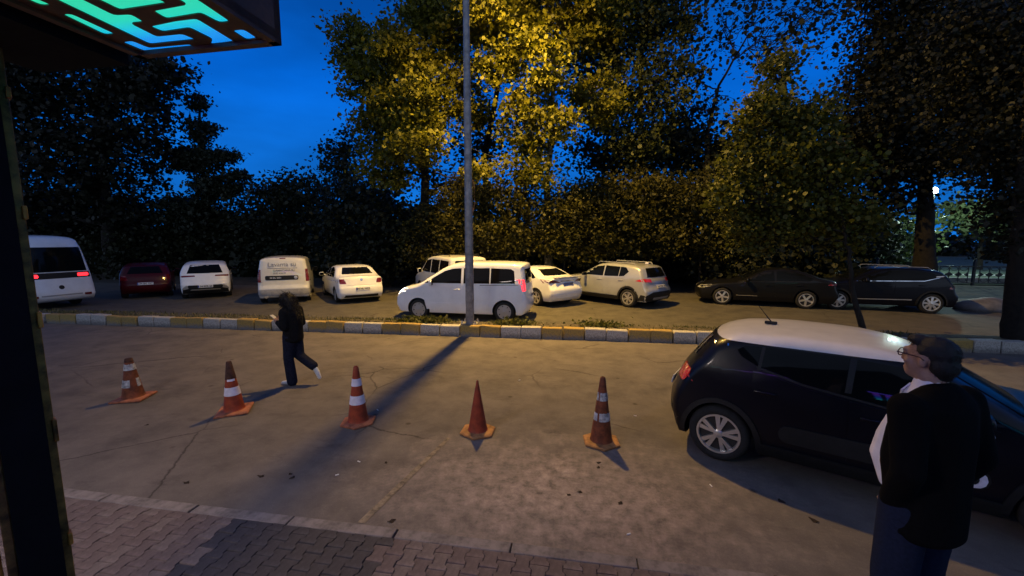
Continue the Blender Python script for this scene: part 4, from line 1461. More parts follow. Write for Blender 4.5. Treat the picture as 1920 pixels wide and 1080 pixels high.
x1.end('windscreen', [(-.62, 1.10), (.62, 1.10), (.5, 1.48), (-.5, 1.48)], M['glass'], False)
x1.end('tail_light', [(.34, .955), (.84, .93), (.84, 1.005), (.36, 1.005)], M['lens_red'], True, True)
x1.end('lower_bumper', [(-.80, .25), (.80, .25), (.78, .46), (.56, .60), (-.56, .60), (-.78, .46)], M['plastic'], True, off=.014)
x1.end('bumper_strip', [(-.52, .40), (.52, .40), (.48, .43), (-.48, .43)], M['alloy'], True, off=.03)
x1.end('bumper_strip', [(.58, .47), (.76, .42), (.76, .50), (.62, .62)], M['alloy'], True, True, off=.03)
x1.plate(0, .545, '34 EZR 63')
x1.arch(M['plastic'], .05)
x1.handle(2.2, .92, M['white_paint'])
x1.mirror(1.5, 1.06, M['plastic'])
p = gp(345, 559)
x1.place_wheel(p[0], p[1], 47, 1, -1)

sp = dict(L=4.06, W=1.74, rw=.30, wheels=(.80, 3.28), belt=(.92, .02), tumble=.38, zb=.22, cend=.12, edge=.07, kr=.09, rim=.66, spokes=(6, 'star'),
          top=[(.12, .22), (.0, .38), (.0, .58), (.08, .76), (.5, .92), (1.05, 1.0), (1.5, 1.28), (1.9, 1.44), (2.5, 1.49), (3.1, 1.46), (3.52, 1.38), (3.70, 1.20), (3.86, 1.0), (3.92, .9), (3.98, .74), (4.06, .62), (4.05, .40), (3.94, .26)])
r1 = Car('parked_hatchback', 'dark red hatchback in deep shade beside the minibus', 'car', sp, 0, 0)
r1.build_body(M['red_paint'])
r1.side('window_band', [(1.22, 1.0), (1.62, 1.25), (1.95, 1.37), (2.5, 1.405), (3.0, 1.38), (3.3, 1.26), (3.4, 1.08)], M['glass'], None)
r1.end('rear_window', [(-.58, 1.06), (.58, 1.06), (.46, 1.35), (-.46, 1.35)], M['glass'], True)
r1.end('tail_light', [(.54, .78), (.80, .80), (.78, 1.0), (.62, .98)], M['lens_red'], True, True)
r1.end('windscreen', [(-.6, 1.04), (.6, 1.04), (.48, 1.40), (-.48, 1.40)], M['glass'], False)
r1.plate(0, .64, '34 BG 937')
r1.handle(2.1, .86, M['red_paint'])
r1.mirror(1.4, 1.0, M['red_paint'])
p = gp(232, 559)
r1.place_wheel(p[0], p[1], 43, 1, -1)

# ---- white minibus driving off at the far left
sp = dict(L=5.9, W=2.06, rw=.34, wheels=(1.0, 4.6), belt=(1.15, 0), tumble=.16, zb=.28, cend=.10, edge=.09, kr=.04, xrr=.6, croof=.05, rim=.62, spokes=(6, 'cover'), rim_mat=M['steel'], zmid=.95,
          top=[(.16, .28), (.0, .46), (.0, .76), (.08, 1.0), (.5, 1.18), (.95, 1.32), (1.4, 1.85), (1.75, 2.25), (2.1, 2.5), (2.7, 2.66), (4.6, 2.68), (5.25, 2.64), (5.46, 2.55), (5.62, 2.27), (5.70, 1.9), (5.78, 1.2), (5.84, .9), (5.90, .62), (5.90, .44), (5.80, .32)])
mb = Car('minibus', 'white minibus with two red tail lamps lit, driving off at the far left', 'minibus', sp, 0, 0)
mb.build_body(M['white_paint'])
mb.end('rear_window', [(-.84, 1.36), (.84, 1.36), (.76, 2.24), (-.76, 2.24)], M['glass'], True)
mb.end('rear_panel', [(-.92, 1.12), (.92, 1.12), (.90, 1.33), (-.90, 1.33)], M['plastic'], True, off=.009)
mb.end('tail_light', rect(.52, .86, 1.165, 1.285, .04), M['lens_on'], True, True, off=.016)
mb.side('side_window', [(2.1, 1.36), (2.1, 2.16), (5.3, 2.16), (5.46, 1.36)], M['glass'], None)
mb.side('front_window', [(1.15, 1.36), (1.62, 1.95), (1.98, 2.1), (1.98, 1.36)], M['glass'], None)
mb.end('windscreen', [(-.8, 1.4), (.8, 1.4), (.7, 2.35), (-.7, 2.35)], M['glass'], False)
mb.end('tail_light', rect(.62, .84, .46, .54, .02), M['lens_red'], True, True, off=.012)
mb.badge('oval_badge', 0, .80, .075, M['plastic'])
mb.end('boot_door', [(-.80, .60), (.80, .60), (.84, 1.10), (-.84, 1.10)], M['white_paint'], True, off=.010, depth=.004)
mb.end('bumper_step', rect(-.55, .55, .50, .545, .01), M['steel'], True, off=.012)
mb.mirror(1.3, 1.4, M['plastic'], (.12, .2, .3))
mb.root.location = (-21.35, 12.15, 0)
mb.root.rotation_euler = (0, 0, math.radians(-8))

# ---- white van with rear window, half hidden behind the moving carrier
sp = dict(L=4.4, W=1.83, rw=.305, wheels=(.92, 3.65), belt=(1.05, 0), tumble=.17, zb=.24, cend=.07, edge=.07, kr=.05, xrr=.5, croof=.04, rim=.66, spokes=(6, 'cover'), rim_mat=M['steel'], zmid=.8,
          top=[(.14, .24), (.0, .40), (.0, .62), (.06, .86), (.5, 1.02), (.9, 1.12), (1.3, 1.45), (1.65, 1.73), (2.0, 1.82), (2.6, 1.86), (3.7, 1.85), (4.18, 1.82), (4.27, 1.72), (4.31, 1.40), (4.34, 1.0), (4.35, .72), (4.4, .62), (4.4, .42), (4.32, .28)])
v2 = Car('parked_van', 'white glazed van half hidden behind the moving people carrier', 'van', sp, 0, 0)
v2.build_body(M['offwhite_paint'])
v2.side('front_window', [(1.22, 1.12), (1.72, 1.62), (2.2, 1.68), (2.2, 1.12)], M['glass_seen'], None)
v2.side('sliding_window', [(2.28, 1.12), (2.28, 1.68), (3.1, 1.68), (3.1, 1.12)], M['glass_seen'], None)
v2.side('rear_side_window', [(3.18, 1.12), (3.18, 1.68), (4.0, 1.66), (4.06, 1.12)], M['glass_seen'], None)
v2.end('rear_window', rect(-.64, .64, 1.10, 1.68, .05), M['glass_seen'], True)
v2.end('brake_light', rect(-.10, .10, 1.765, 1.79), M['lens_red'], True, off=.010)
v2.end('tail_light', rect(.77, .885, .8, 1.3, .02), M['lens_red'], True, True, step=.05)
v2.plate(0, .88, '34 GP 7705')
v2.mirror(1.3, 1.12, M['offwhite_paint'], (.11, .18, .2))
for q in (-1, 1): MB().tube([(-.2, q * .66, 1.86), (-.15, q * .66, 1.90), (1.5, q * .66, 1.90), (1.6, q * .66, 1.85)], .018, 8).build('roof_rail', M['plastic'], v2.root)
p = gp(834, 566)
v2.place_wheel(p[0], p[1], 48, 1, -1)

# ---- second white saloon
sp = dict(L=4.62, W=1.78, rw=.318, wheels=(.96, 3.66), belt=(.90, .03), tumble=.42, zb=.21, cend=.12, edge=.07, kr=.08, rim=.70, spokes=(5, 'twin'),
          top=[(.12, .21), (.0, .38), (.0, .56), (.10, .74), (.55, .88), (1.22, .97), (1.7, 1.22), (2.12, 1.395), (2.6, 1.455), (3.1, 1.435), (3.45, 1.36), (3.92, 1.16), (4.1, 1.105), (4.40, 1.095), (4.48, 1.07), (4.48, .95), (4.53, .80), (4.61, .68), (4.62, .48), (4.56, .34), (4.46, .24)])
s2 = Car('parked_saloon', 'white saloon with a boot-edge spoiler and blue plate, between carrier and silver car', 'car', sp, 0, 0)
s2.build_body(M['white_paint'])
s2.side('front_window', [(1.40, 1.0), (1.80, 1.23), (2.12, 1.335), (2.46, 1.37), (2.48, 1.0)], M['glass'], None)
s2.side('rear_side_window', [(2.54, 1.0), (2.54, 1.375), (3.0, 1.355), (3.3, 1.28), (3.62, 1.09), (3.54, 1.04)], M['glass'], None)
s2.end('rear_window', [(-.62, 1.15), (.62, 1.15), (.50, 1.365), (-.50, 1.365)], M['glass'], True)
s2.end('windscreen', [(-.62, 1.02), (.62, 1.02), (.50, 1.37), (-.50, 1.37)], M['glass'], False)
s2.end('tail_light', [(.36, .925), (.87, .90), (.87, 1.035), (.55, 1.0)], M['lens_red'], True, True)
s2.side('tail_light', [(4.10, .985), (4.42, .90), (4.44, 1.03), (4.2, 1.03)], M['lens_red'], None)
s2.end('chrome_bar', rect(-.36, .36, .965, .998), M['chrome'], True, off=.014)
sb = MB().box((4.43 - 2.31, 0, 1.115), (.14, 1.30, .03), 0, .012).build('spoiler', M['white_paint'], s2.root, smooth=True)
s2.plate(0, .86, '34 TC 4087', mat=M['plate_blue'])
s2.end('lower_bumper', [(-.60, .25), (.60, .25), (.56, .38), (-.56, .38)], M['white_paint'], True, off=.012)
s2.side('reflector', [(4.40, .44), (4.56, .42), (4.56, .45), (4.40, .47)], M['lens_red'], None)
s2.side('door_gap', [(2.505, .34), (2.513, .34), (2.513, .96), (2.505, .96)], M['plastic'], None, .003)
s2.handle(2.32, .86, M['white_paint']); s2.handle(3.3, .90, M['white_paint'])
s2.mirror(1.58, 1.0, M['white_paint'])
p = gp(1006, 573)
s2.place_wheel(p[0], p[1], 43, 1, -1)

# ---- silver crossover
sp = dict(L=4.46, W=1.825, rw=.345, wheels=(.92, 3.56), belt=(1.02, .02), tumble=.40, zb=.25, cend=.12, edge=.07, kr=.09, rim=.68, spokes=(6, 'twin'),
          top=[(.12, .25), (.0, .45), (.0, .70), (.10, .92), (.55, 1.04), (1.15, 1.12), (1.6, 1.37), (2.02, 1.57), (2.5, 1.63), (3.3, 1.615), (3.86, 1.56), (4.06, 1.50), (4.18, 1.30), (4.27, 1.10), (4.33, 1.0), (4.36, .84), (4.45, .68), (4.46, .48), (4.36, .30)])
su = Car('parked_crossover', 'silver crossover parked at a slant, its roof lit yellow', 'car', sp, 0, 0)
su.build_body(M['silver_paint'])
su.side('front_window', [(1.40, 1.12), (1.76, 1.335), (2.06, 1.465), (2.40, 1.51), (2.42, 1.12)], M['glass'], None)
su.side('rear_side_window', [(2.47, 1.12), (2.47, 1.515), (3.12, 1.495), (3.12, 1.14)], M['glass'], None)
su.side('quarter_window', [(3.15, 1.14), (3.15, 1.494), (3.38, 1.475), (3.54, 1.33), (3.36, 1.16)], M['glass'], None)
su.end('rear_window', [(-.62, 1.14), (.62, 1.14), (.52, 1.47), (-.52, 1.47)], M['glass'], True)
su.end('windscreen', [(-.62, 1.16), (.62, 1.16), (.5, 1.53), (-.5, 1.53)], M['glass'], False)
su.end('tail_light', [(.48, .96), (.86, .99), (.86, 1.10), (.5, 1.08)], M['lens_mid'], True, True)
su.side('tail_light', [(3.86, 1.01), (4.26, .97), (4.22, 1.09), (4.12, 1.11)], M['lens_mid'], None)
su.end('lower_bumper', [(-.84, .28), (.84, .28), (.84, .50), (.55, .62), (-.55, .62), (-.84, .50)], M['plastic'], True, off=.014)
su.end('skid_plate', rect(-.5, .5, .34, .42, .02), M['steel'], True, off=.026)
su.plate(0, .80, '34 FHM 20')
su.arch(M['plastic'], .07)
su.side('sill_trim', [(1.32, .26), (3.16, .26), (3.16, .40), (1.32, .40)], M['plastic'], None, .018)
su.side('rear_corner_trim', [(3.98, .30), (4.30, .30), (4.36, .48), (4.10, .52)], M['plastic'], None, .016)
su.door([(1.36, .42), (2.43, .42), (2.44, 1.075), (1.38, 1.06), (1.30, .8)], M['silver_paint'], (2.26, .98), M['silver_paint'])
su.door([(2.45, .42), (3.06, .42), (3.16, .62), (3.40, .84), (3.40, 1.09), (2.46, 1.075)], M['silver_paint'], (3.24, 1.0), M['silver_paint'])
su.mirror(1.58, 1.12, M['plastic'], cap=M['silver_paint'])
for q in (-1, 1): MB().tube([(-.25, q * .60, 1.60), (-.2, q * .60, 1.655), (1.35, q * .58, 1.635), (1.45, q * .57, 1.57)], .014, 8).build('roof_rail', M['silver_paint'], su.root)
MB().box((1.55, 0, 1.625), (.14, .04, .06), 0, .015).build('aerial_fin', M['sleeve'], su.root, smooth=True)
p = gp(1177, 576)
su.place_wheel(p[0], p[1], 40, 1, -1)

# ---- black saloon
sp = dict(L=4.76, W=1.83, rw=.33, wheels=(.93, 3.66), belt=(.88, .022), tumble=.44, zb=.20, cend=.12, edge=.07, kr=.08, rim=.70, spokes=(5, 'star'),
          top=[(.12, .20), (.0, .36), (.0, .56), (.14, .72), (.7, .87), (1.4, .95), (1.9, 1.2), (2.32, 1.375), (2.8, 1.43), (3.3, 1.405), (3.75, 1.30), (4.2, 1.12), (4.5, 1.04), (4.62, 1.01), (4.66, .90), (4.70, .76), (4.76, .62), (4.76, .42), (4.62, .26)])
b1 = Car('parked_saloon', 'black saloon with five-spoke wheels parked along the far road', 'car', sp, 0, 0)
b1.build_body(M['black_paint'])
b1.side('front_window', [(1.55, .97), (1.95, 1.18), (2.3, 1.31), (2.62, 1.345), (2.64, .985)], M['glass'], None)
b1.side('rear_side_window', [(2.70, .985), (2.70, 1.35), (3.2, 1.33), (3.55, 1.24), (3.85, 1.10), (3.75, 1.02)], M['glass'], None)
b1.side('window_trim', [(1.5, .955), (3.8, 1.005), (3.8, .99), (1.5, .94)], M['plastic'], None, .008)
b1.end('rear_window', [(-.60, 1.13), (.60, 1.13), (.50, 1.34), (-.50, 1.34)], M['glass'], True)
b1.end('windscreen', [(-.64, 1.02), (.64, 1.02), (.52, 1.36), (-.52, 1.36)], M['glass'], False)
b1.side('headlight', [(.12, .64), (.50, .70), (.56, .78), (.24, .74)], M['lens_clear'], None)
b1.end('headlight', [(.40, .62), (.80, .64), (.80, .74), (.44, .72)], M['lens_clear'], False, True)
b1.side('tail_light', [(4.28, .88), (4.62, .86), (4.60, .98), (4.36, .99)], M['lens_red'], None)
b1.side('chrome_strip', [(1.4, .40), (2.1, .40), (2.1, .415), (1.4, .415)], M['alloy'], None, .010)
b1.door([(1.48, .36), (2.66, .36), (2.66, .93), (1.46, .91), (1.38, .7)], M['black_paint'], (2.46, .82), M['black_paint'])
b1.door([(2.68, .36), (3.26, .36), (3.36, .6), (3.56, .8), (3.56, .96), (2.68, .935)], M['black_paint'], (3.42, .85), M['black_paint'])
b1.mirror(1.72, .97, M['black_paint'])
b1.plate(0, .78, '34 RS 158')
p = gp(1353, 571)
b1.place_wheel(p[0], p[1], 12, 0, -1)

# ---- dark crossover
sp = dict(L=4.42, W=1.82, rw=.345, wheels=(.90, 3.56), belt=(1.0, .025), tumble=.40, zb=.23, cend=.13, edge=.07, kr=.09, rim=.70, spokes=(8, 'star'),
          top=[(.12, .23), (.0, .42), (.0, .64), (.10, .84), (.6, .99), (1.2, 1.07), (1.65, 1.32), (2.1, 1.50), (2.6, 1.555), (3.3, 1.53), (3.82, 1.46), (4.0, 1.36), (4.14, 1.16), (4.24, 1.02), (4.29, .92), (4.33, .76), (4.42, .62), (4.41, .44), (4.30, .28)])
x2 = Car('parked_crossover', 'dark blue-black crossover at right with eight-spoke wheels', 'car', sp, 0, 0)
x2.build_body(M['navy_paint'])
x2.side('window_band', [(1.45, 1.08), (1.82, 1.29), (2.14, 1.42), (2.6, 1.465), (3.2, 1.445), (3.55, 1.37), (3.72, 1.25), (3.3, 1.13)], M['glass'], None)
x2.side('window_trim', [(1.42, 1.07), (3.3, 1.118), (3.72, 1.24), (3.72, 1.225), (3.3, 1.10), (1.42, 1.052)], M['chrome'], None, .008)
x2.side('side_strip', [(1.4, .42), (3.0, .44), (3.0, .475), (1.4, .44)], M['steel'], None, .010)
x2.side('pillar_badge', [(3.62, 1.24), (3.92, 1.275), (3.92, 1.305), (3.62, 1.27)], M['alloy'], None, .008)
x2.end('rear_window', [(-.60, 1.08), (.60, 1.08), (.5, 1.40), (-.5, 1.40)], M['glass'], True)
x2.end('windscreen', [(-.62, 1.12), (.62, 1.12), (.5, 1.46), (-.5, 1.46)], M['glass'], False)
x2.side('headlight', [(.12, .76), (.5, .80), (.52, .88), (.2, .86)], M['lens_clear'], None)
x2.side('tail_light', [(3.98, .86), (4.28, .84), (4.24, 1.0), (4.06, 1.0)], M['lens_red'], None)
x2.end('tail_light', [(.44, .86), (.84, .84), (.84, 1.0), (.48, .98)], M['lens_red'], True, True)
x2.arch(M['plastic'], .05)
x2.door([(1.36, .50), (2.48, .50), (2.50, 1.05), (1.42, 1.02), (1.3, .8)], M['navy_paint'], (2.3, .93), M['navy_paint'])
x2.door([(2.50, .50), (3.10, .50), (3.2, .64), (3.42, .84), (3.42, 1.08), (2.52, 1.05)], M['navy_paint'], (3.26, .96), M['navy_paint'])
x2.mirror(1.62, 1.08, M['navy_paint'])
x2.plate(0, .70, '34 ZA 616')
for q in (-1, 1): MB().tube([(-.2, q * .58, 1.52), (-.1, q * .58, 1.585), (1.3, q * .56, 1.555), (1.4, q * .55, 1.49)], .014, 8).build('roof_rail', M['steel'], x2.root)
p = gp(1743, 588)
x2.place_wheel(p[0], p[1], 9, 1, -1)


# ================================================================== people
def blob(name, samples, voxel, mat, parent=None, smooth=6, cut=None):
    """one continuous skin grown round many overlapping ellipsoids: (centre, radii, rotation)"""
    bm = bmesh.new()
    for c, r, R in samples:
        mt = Matrix.Translation(c) @ (R.to_4x4() if R else Matrix.Identity(4)) @ Matrix.Diagonal((*r, 1))
        bmesh.ops.create_icosphere(bm, subdivisions=2, radius=1, matrix=mt)
    me = bpy.data.meshes.new(name)
    bm.to_mesh(me); bm.free()
    o = link(name, me)
    m = o.modifiers.new('r', 'REMESH'); m.mode = 'VOXEL'; m.voxel_size = voxel
    m2 = o.modifiers.new('s', 'SMOOTH'); m2.factor = .5; m2.iterations = smooth
    me2 = evaluated(o)
    if cut:
        bm = bmesh.new(); bm.from_mesh(me2)
        bmesh.ops.delete(bm, geom=[f for f in bm.faces if cut(f.calc_center_median())], context='FACES')
        bm.to_mesh(me2); bm.free()
    me2.materials.clear(); me2.materials.append(mat)
    me2.polygons.foreach_set('use_smooth', [True] * len(me2.polygons))
    return link(name, me2, parent)


def limb(pts, rad, flat=(1, 1), step=.35):
    out = []
    P = [Vector(p) for p in pts]
    for i in range(len(P) - 1):
        L_ = (P[i + 1] - P[i]).length
        n = max(2, int(L_ / (step * min(rad[i], rad[i + 1]))))
        for j in range(n + (i == len(P) - 2)):
            t = j / n
            r = rad[i] * (1 - t) + rad[i + 1] * t
            out.append((P[i].lerp(P[i + 1], t), (r * flat[0], r * flat[1], r), None))
    return out


def torso(rows):
    out = []
    for i in range(len(rows) - 1):
        a, b = rows[i], rows[i + 1]
        for t in np.linspace(0, 1, 9)[:-1 if i < len(rows) - 2 else None]:
            q = [a[k] * (1 - t) + b[k] * t for k in range(5)]
            out.append((Vector((q[0], q[1], q[2])), (q[3], q[4], .07), None))
    return out


def hand(w, d, up, curl=.5, s=1.0, thumb=1):
    """palm, four unequal curled fingers and a thumb; w wrist, d direction, up back of hand"""
    d = Vector(d).normalized(); up = Vector(up).normalized(); sd = d.cross(up).normalized(); up = sd.cross(d)
    w = Vector(w)
    out = limb([w, w + d * .045 * s, w + d * .085 * s], [.024 * s, .032 * s, .030 * s], (1, 1))
    for k, (o, l) in enumerate(((-.030, .066), (-.010, .075), (.010, .070), (.029, .055))):
        p = w + d * .085 * s + sd * o * s
        a = d; pts = [p]
        for j in range(3):
            ang = curl * (j + .6) * .7
            a = (d * math.cos(ang) - up * math.sin(ang)).normalized()
            pts.append(pts[-1] + a * l * s * (.42, .33, .25)[j])
        out += limb(pts, [.0092 * s, .0088 * s, .008 * s, .007 * s])
    p = w + d * .03 * s + sd * (-.028 * thumb) * s
    out += limb([p, p + (d * .6 - sd * thumb * .7 - up * .2).normalized() * .04 * s, p + (d * .9 - sd * thumb * .55 - up * .45).normalized() * .075 * s], [.012 * s, .0105 * s, .008 * s])
    return out


def head(c, face, s=1.0, tilt=0.0):
    """skull, jaw, nose, ears, lips, eye sockets; face: unit direction"""
    f = Vector(face).normalized()
    sd = Vector((0, 0, 1)).cross(f).normalized()
    up = f.cross(sd)
    R = Matrix((sd, f, up)).transposed()
    c = Vector(c)
    g = lambda a, b, e: c + (sd * a + f * b + up * e) * s
    o = [(g(0, -.01, .025), (.074 * s, .092 * s, .085 * s), R), (g(0, .02, -.03), (.062 * s, .070 * s, .075 * s), R), (g(0, .045, -.075), (.042 * s, .045 * s, .034 * s), R),
         (g(0, .070, -.012), (.045 * s, .018 * s, .045 * s), R), (g(0, .096, -.016), (.011 * s, .014 * s, .020 * s), R), (g(0, .090, .008), (.009 * s, .010 * s, .024 * s), R),
         (g(0, .082, -.056), (.024 * s, .012 * s, .007 * s), R), (g(0, .080, -.066), (.021 * s, .012 * s, .007 * s), R), (g(0, .084, .036), (.050 * s, .012 * s, .010 * s), R)]
    for q in (-1, 1):
        o += [(g(q * .077, -.005, -.012), (.009 * s, .018 * s, .030 * s), R), (g(q * .030, .080, .020), (.012 * s, .008 * s, .009 * s), R), (g(q * .040, .06, -.02), (.022 * s, .02 * s, .02 * s), R)]
    return o, g, R


# ---- woman crossing the road with a phone
wo = thing('person', 'woman in black jacket and dark jeans walking and looking at a phone', 'person', (-4.86, 6.16, 0), math.radians(-4))
hd, hg, hR = head((-.075, 0, 1.485), (-1, .12, -.38), .98)
b = hd + limb([(0, 0, 1.30), (-.05, 0, 1.42)], [.055, .052])
b += torso([(0, 0, .86, .105, .155), (0, 0, 1.0, .095, .13), (.01, 0, 1.15, .105, .14), (0, 0, 1.28, .10, .155), (0, 0, 1.33, .07, .10)])
legA = [(0, -.085, .86), (-.035, -.085, .47), (.0, -.085, .085)]
legB = [(0, .085, .86), (.045, .085, .48), (.34, .08, .30)]
armA = [(0, -.165, 1.29), (.03, -.215, 1.05), (-.19, -.10, 1.10)]
armB = [(0, .165, 1.29), (.02, .205, 1.05), (-.19, .07, 1.12)]
for lg in (legA, legB): b += limb(lg, [.085, .058, .040])
for ar in (armA, armB): b += limb(ar, [.05, .040, .028])
b += limb([(.02, -.085, .06), (-.15, -.085, .03)], [.04, .03])
b += limb([(.35, .08, .27), (.42, .08, .13)], [.038, .03])
b += hand((-.20, -.09, 1.105), (-1, .28, .42), (-.1, -.9, .3), .9, .95, -1)
b += hand((-.20, .06, 1.125), (-1, -.2, .4), (-.1, .9, .3), .9, .95, 1)
blob('body', b, .0075, M['skin'], wo, 3)
j = torso([(.01, 0, .80, .155, .19), (.015, 0, .95, .15, .18), (.025, 0, 1.12, .15, .18), (.01, 0, 1.27, .14, .19), (-.01, 0, 1.35, .10, .13)])
for ar in (armA, armB):
    e = Vector(ar[2]); q = Vector(ar[1])
    j += limb([ar[0], ar[1], q.lerp(e, .95)], [.082, .070, .050])
blob('jacket', j, .014, M['cloth_black'], wo, 9)
jn = torso([(0, 0, .84, .125, .165), (0, 0, .93, .12, .15)])
jn += limb(legA[:2] + [(.01, -.085, .07)], [.105, .086, .088]) + limb(legB[:2] + [(.31, .08, .32)], [.105, .084, .082])
blob('jeans', jn, .015, M['jeans_dark'], wo, 4)
hs = [(hg(0, -.02, .035), (.086, .098, .088), hR), (hg(0, -.06, -.02), (.085, .07, .10), hR), (hg(0, .035, .085), (.07, .05, .03), hR)]
hs += limb([hg(0, -.07, -.02), (.04, 0, 1.36), (.085, 0, 1.20), (.10, 0, 1.08)], [.088, .085, .075, .035], (.8, 1.35))
for q in (-1, 1): hs += limb([hg(q * .075, .0, .03), hg(q * .085, .02, -.08), (-.06, q * .10, 1.30)], [.03, .035, .03])
blob('hair', hs, .010, M['hair'], wo, 3)
for lab, pts in (('front', [(.03, -.085, .045), (-.07, -.085, .045), (-.175, -.085, .03)]), ('rear', [(.33, .08, .30), (.385, .08, .22), (.43, .08, .12)])):
    blob('shoe', limb(pts, [.046, .044, .034], (1, .95)), .009, M['shoe'], wo, 3)
ph = MB().box((0, 0, 0), (.008, .072, .15), 0, .003).build('phone', M['phone'], None)
tag(ph, 'thin pale phone held up in the walking woman\'s hands', 'phone')
ph.location = (-4.86 - .335, 6.16 + .01, 1.165)
ph.rotation_euler = (0, math.radians(-58), math.radians(-4))

# ---- man in a blazer, back to us, at the right
mn = thing('person', 'man in dark blazer, white shirt and glasses standing before the black hatchback', 'person', (1.74, 2.24, .30), math.radians(-66))
mh = .0
hd, hg, hR = head((-.03, 0, 1.615), (-1, -.12, .0), 1.03)
b = hd + limb([(.01, 0, 1.42), (-.015, 0, 1.53)], [.068, .064])
b += torso([(0, 0, .90, .12, .17), (-.03, 0, 1.05, .14, .165), (-.02, 0, 1.22, .13, .165), (0, 0, 1.36, .09, .15), (.01, 0, 1.42, .065, .085)])
lA, lB = [(0, -.10, .88), (-.01, -.11, .48), (.02, -.115, .09)], [(0, .10, .88), (-.02, .11, .48), (.01, .115, .09)]
aA = [(.02, -.20, 1.40), (.08, -.250, 1.12), (-.025, -.150, .90)]
aB = [(.02, .20, 1.40), (.08, .250, 1.12), (-.025, .150, .90)]
for lg in (lA, lB): b += limb(lg, [.10, .068, .045])
for ar in (aA, aB): b += limb(ar, [.056, .044, .031])
for q in (-1, 1):
    b += limb([(.02, q * .115, .06), (-.17, q * .125, .035)], [.045, .035])
    b += hand((-.027, q * .148, .895), (-.25, -.25 * q, -1), (.1, q, 0), .5, 1.0, q)
blob('body', b, .0085, M['skin'], mn, 3)
blob('shirt', torso([(-.076, 0, .93, .113, .095), (-.116, 0, 1.04, .123, .090), (-.103, 0, 1.16, .113, .086), (-.066, 0, 1.30, .100, .082), (-.03, 0, 1.42, .085, .085), (-.005, 0, 1.44, .075, .085)]) + limb([(.0, 0, 1.43), (-.01, 0, 1.485)], [.078, .072]), .009, M['shirt'], mn, 6)
def strands(owner, hair, n, ln, seed, keep=lambda p: True):
    rs = np.random.default_rng(seed)
    me = hair.data
    co = np.array([v.co for v in me.vertices]); no = np.array([v.normal for v in me.vertices])
    k = rs.integers(0, len(co), n)
    k = k[[keep(co[i]) for i in k]]
    ax_h = no[k] * .55 + np.array([0, 0, -.8]) + rs.normal(size=(len(k), 3)) * .25
    link('hair_strands', leaf_mesh('hair_strands', co[k], ln, M['strand'], seed, shape='blade', axis=ax_h, width=.45), owner)


M['strand'] = leafmat('hair_strand', (.006, .005, .004), (.016, .012, .010), .05)
strands(wo, [o for o in wo.children if o.name.startswith('hair')][0], 2600, .07, 5)
j = torso([(.02, 0, .76, .155, .205), (.02, 0, .92, .155, .195), (.0, 0, 1.08, .172, .19), (.01, 0, 1.24, .160, .205), (.025, 0, 1.39, .120, .215), (.035, 0, 1.455, .080, .12)])
for ar in (aA, aB): j += limb([ar[0], ar[1], Vector(ar[1]).lerp(Vector(ar[2]), 1.0)], [.080, .068, .058])
blob('jacket', j, .012, M['jacket'], mn, 16)
cl = MB().lathe([(.084, 1.450), (.080, 1.470), (.074, 1.484), (.071, 1.482), (.072, 1.45)], 28).build('collar', M['shirt'], mn, (-.005, 0, 0), smooth=True)
for q in (-1, 1):
    MB().add([(-.082, q * .006, 1.435), (-.062, q * .050, 1.482), (-.085, q * .070, 1.44), (-.112, q * .035, 1.395), (-.090, q * .006, 1.437), (-.068, q * .052, 1.485), (-.091, q * .072, 1.442), (-.118, q * .035, 1.397)],
             [(0, 1, 2, 3), (7, 6, 5, 4), (0, 4, 5, 1), (1, 5, 6, 2), (2, 6, 7, 3), (3, 7, 4, 0)]).build('collar_point', M['shirt'], mn)
blob('jeans', torso([(.01, 0, .84, .125, .16), (.01, 0, .93, .12, .15)]) + limb(lA[:2] + [(.02, -.115, .10)], [.108, .096, .090]) + limb(lB[:2] + [(.01, .115, .10)], [.108, .096, .090]), .013, M['jeans'], mn, 10)
for q in (-1, 1): blob('shoe', limb([(.04, q * .115, .05), (-.08, q * .12, .05), (-.21, q * .128, .035)], [.052, .05, .036]), .010, M['hair'], mn, 3)
hs = [(hg(0, -.020, .036), (.080, .094, .082), hR), (hg(0, -.055, -.02), (.074, .056, .068), hR), (hg(0, .045, .088), (.060, .045, .026), hR), (hg(0, -.055, -.065), (.05, .036, .04), hR)]
rr_ = random.Random(3)
for k in range(0):
    a, e = rr_.uniform(0, 2 * PI), rr_.uniform(.2, 1.3)
    v = Vector((math.cos(a) * math.cos(e) * .083, math.sin(a) * math.cos(e) * .094 - .022, math.sin(e) * .088 + .045))
    if v.y > .055 and v.z < .09: continue
    hs.append((hg(*v * .93), (.017, .017, .011), hR))
hm_ = blob('hair', hs, .0075, M['hair'], mn, 5)
strands(mn, hm_, 4200, .011, 6)
gl = MB()
for q in (-1, 1):
    rim_ = [hg(q * .034 + .026 * math.cos(a), .095, .016 + .019 * math.sin(a)) for a in np.linspace(0, 2 * PI, 15)]
    gl.tube(rim_, .0026, 6)
    gl.tube([hg(q * .060, .094, .022), hg(q * .080, .09, .022), hg(q * .086, .0, .016), hg(q * .084, -.015, .004)], .0026, 6)
gl.tube([hg(-.009, .097, .02), hg(0, .100, .023), hg(.009, .097, .02)], .0024, 6)
gl.build('spectacles', M['glasses'], mn, smooth=True)

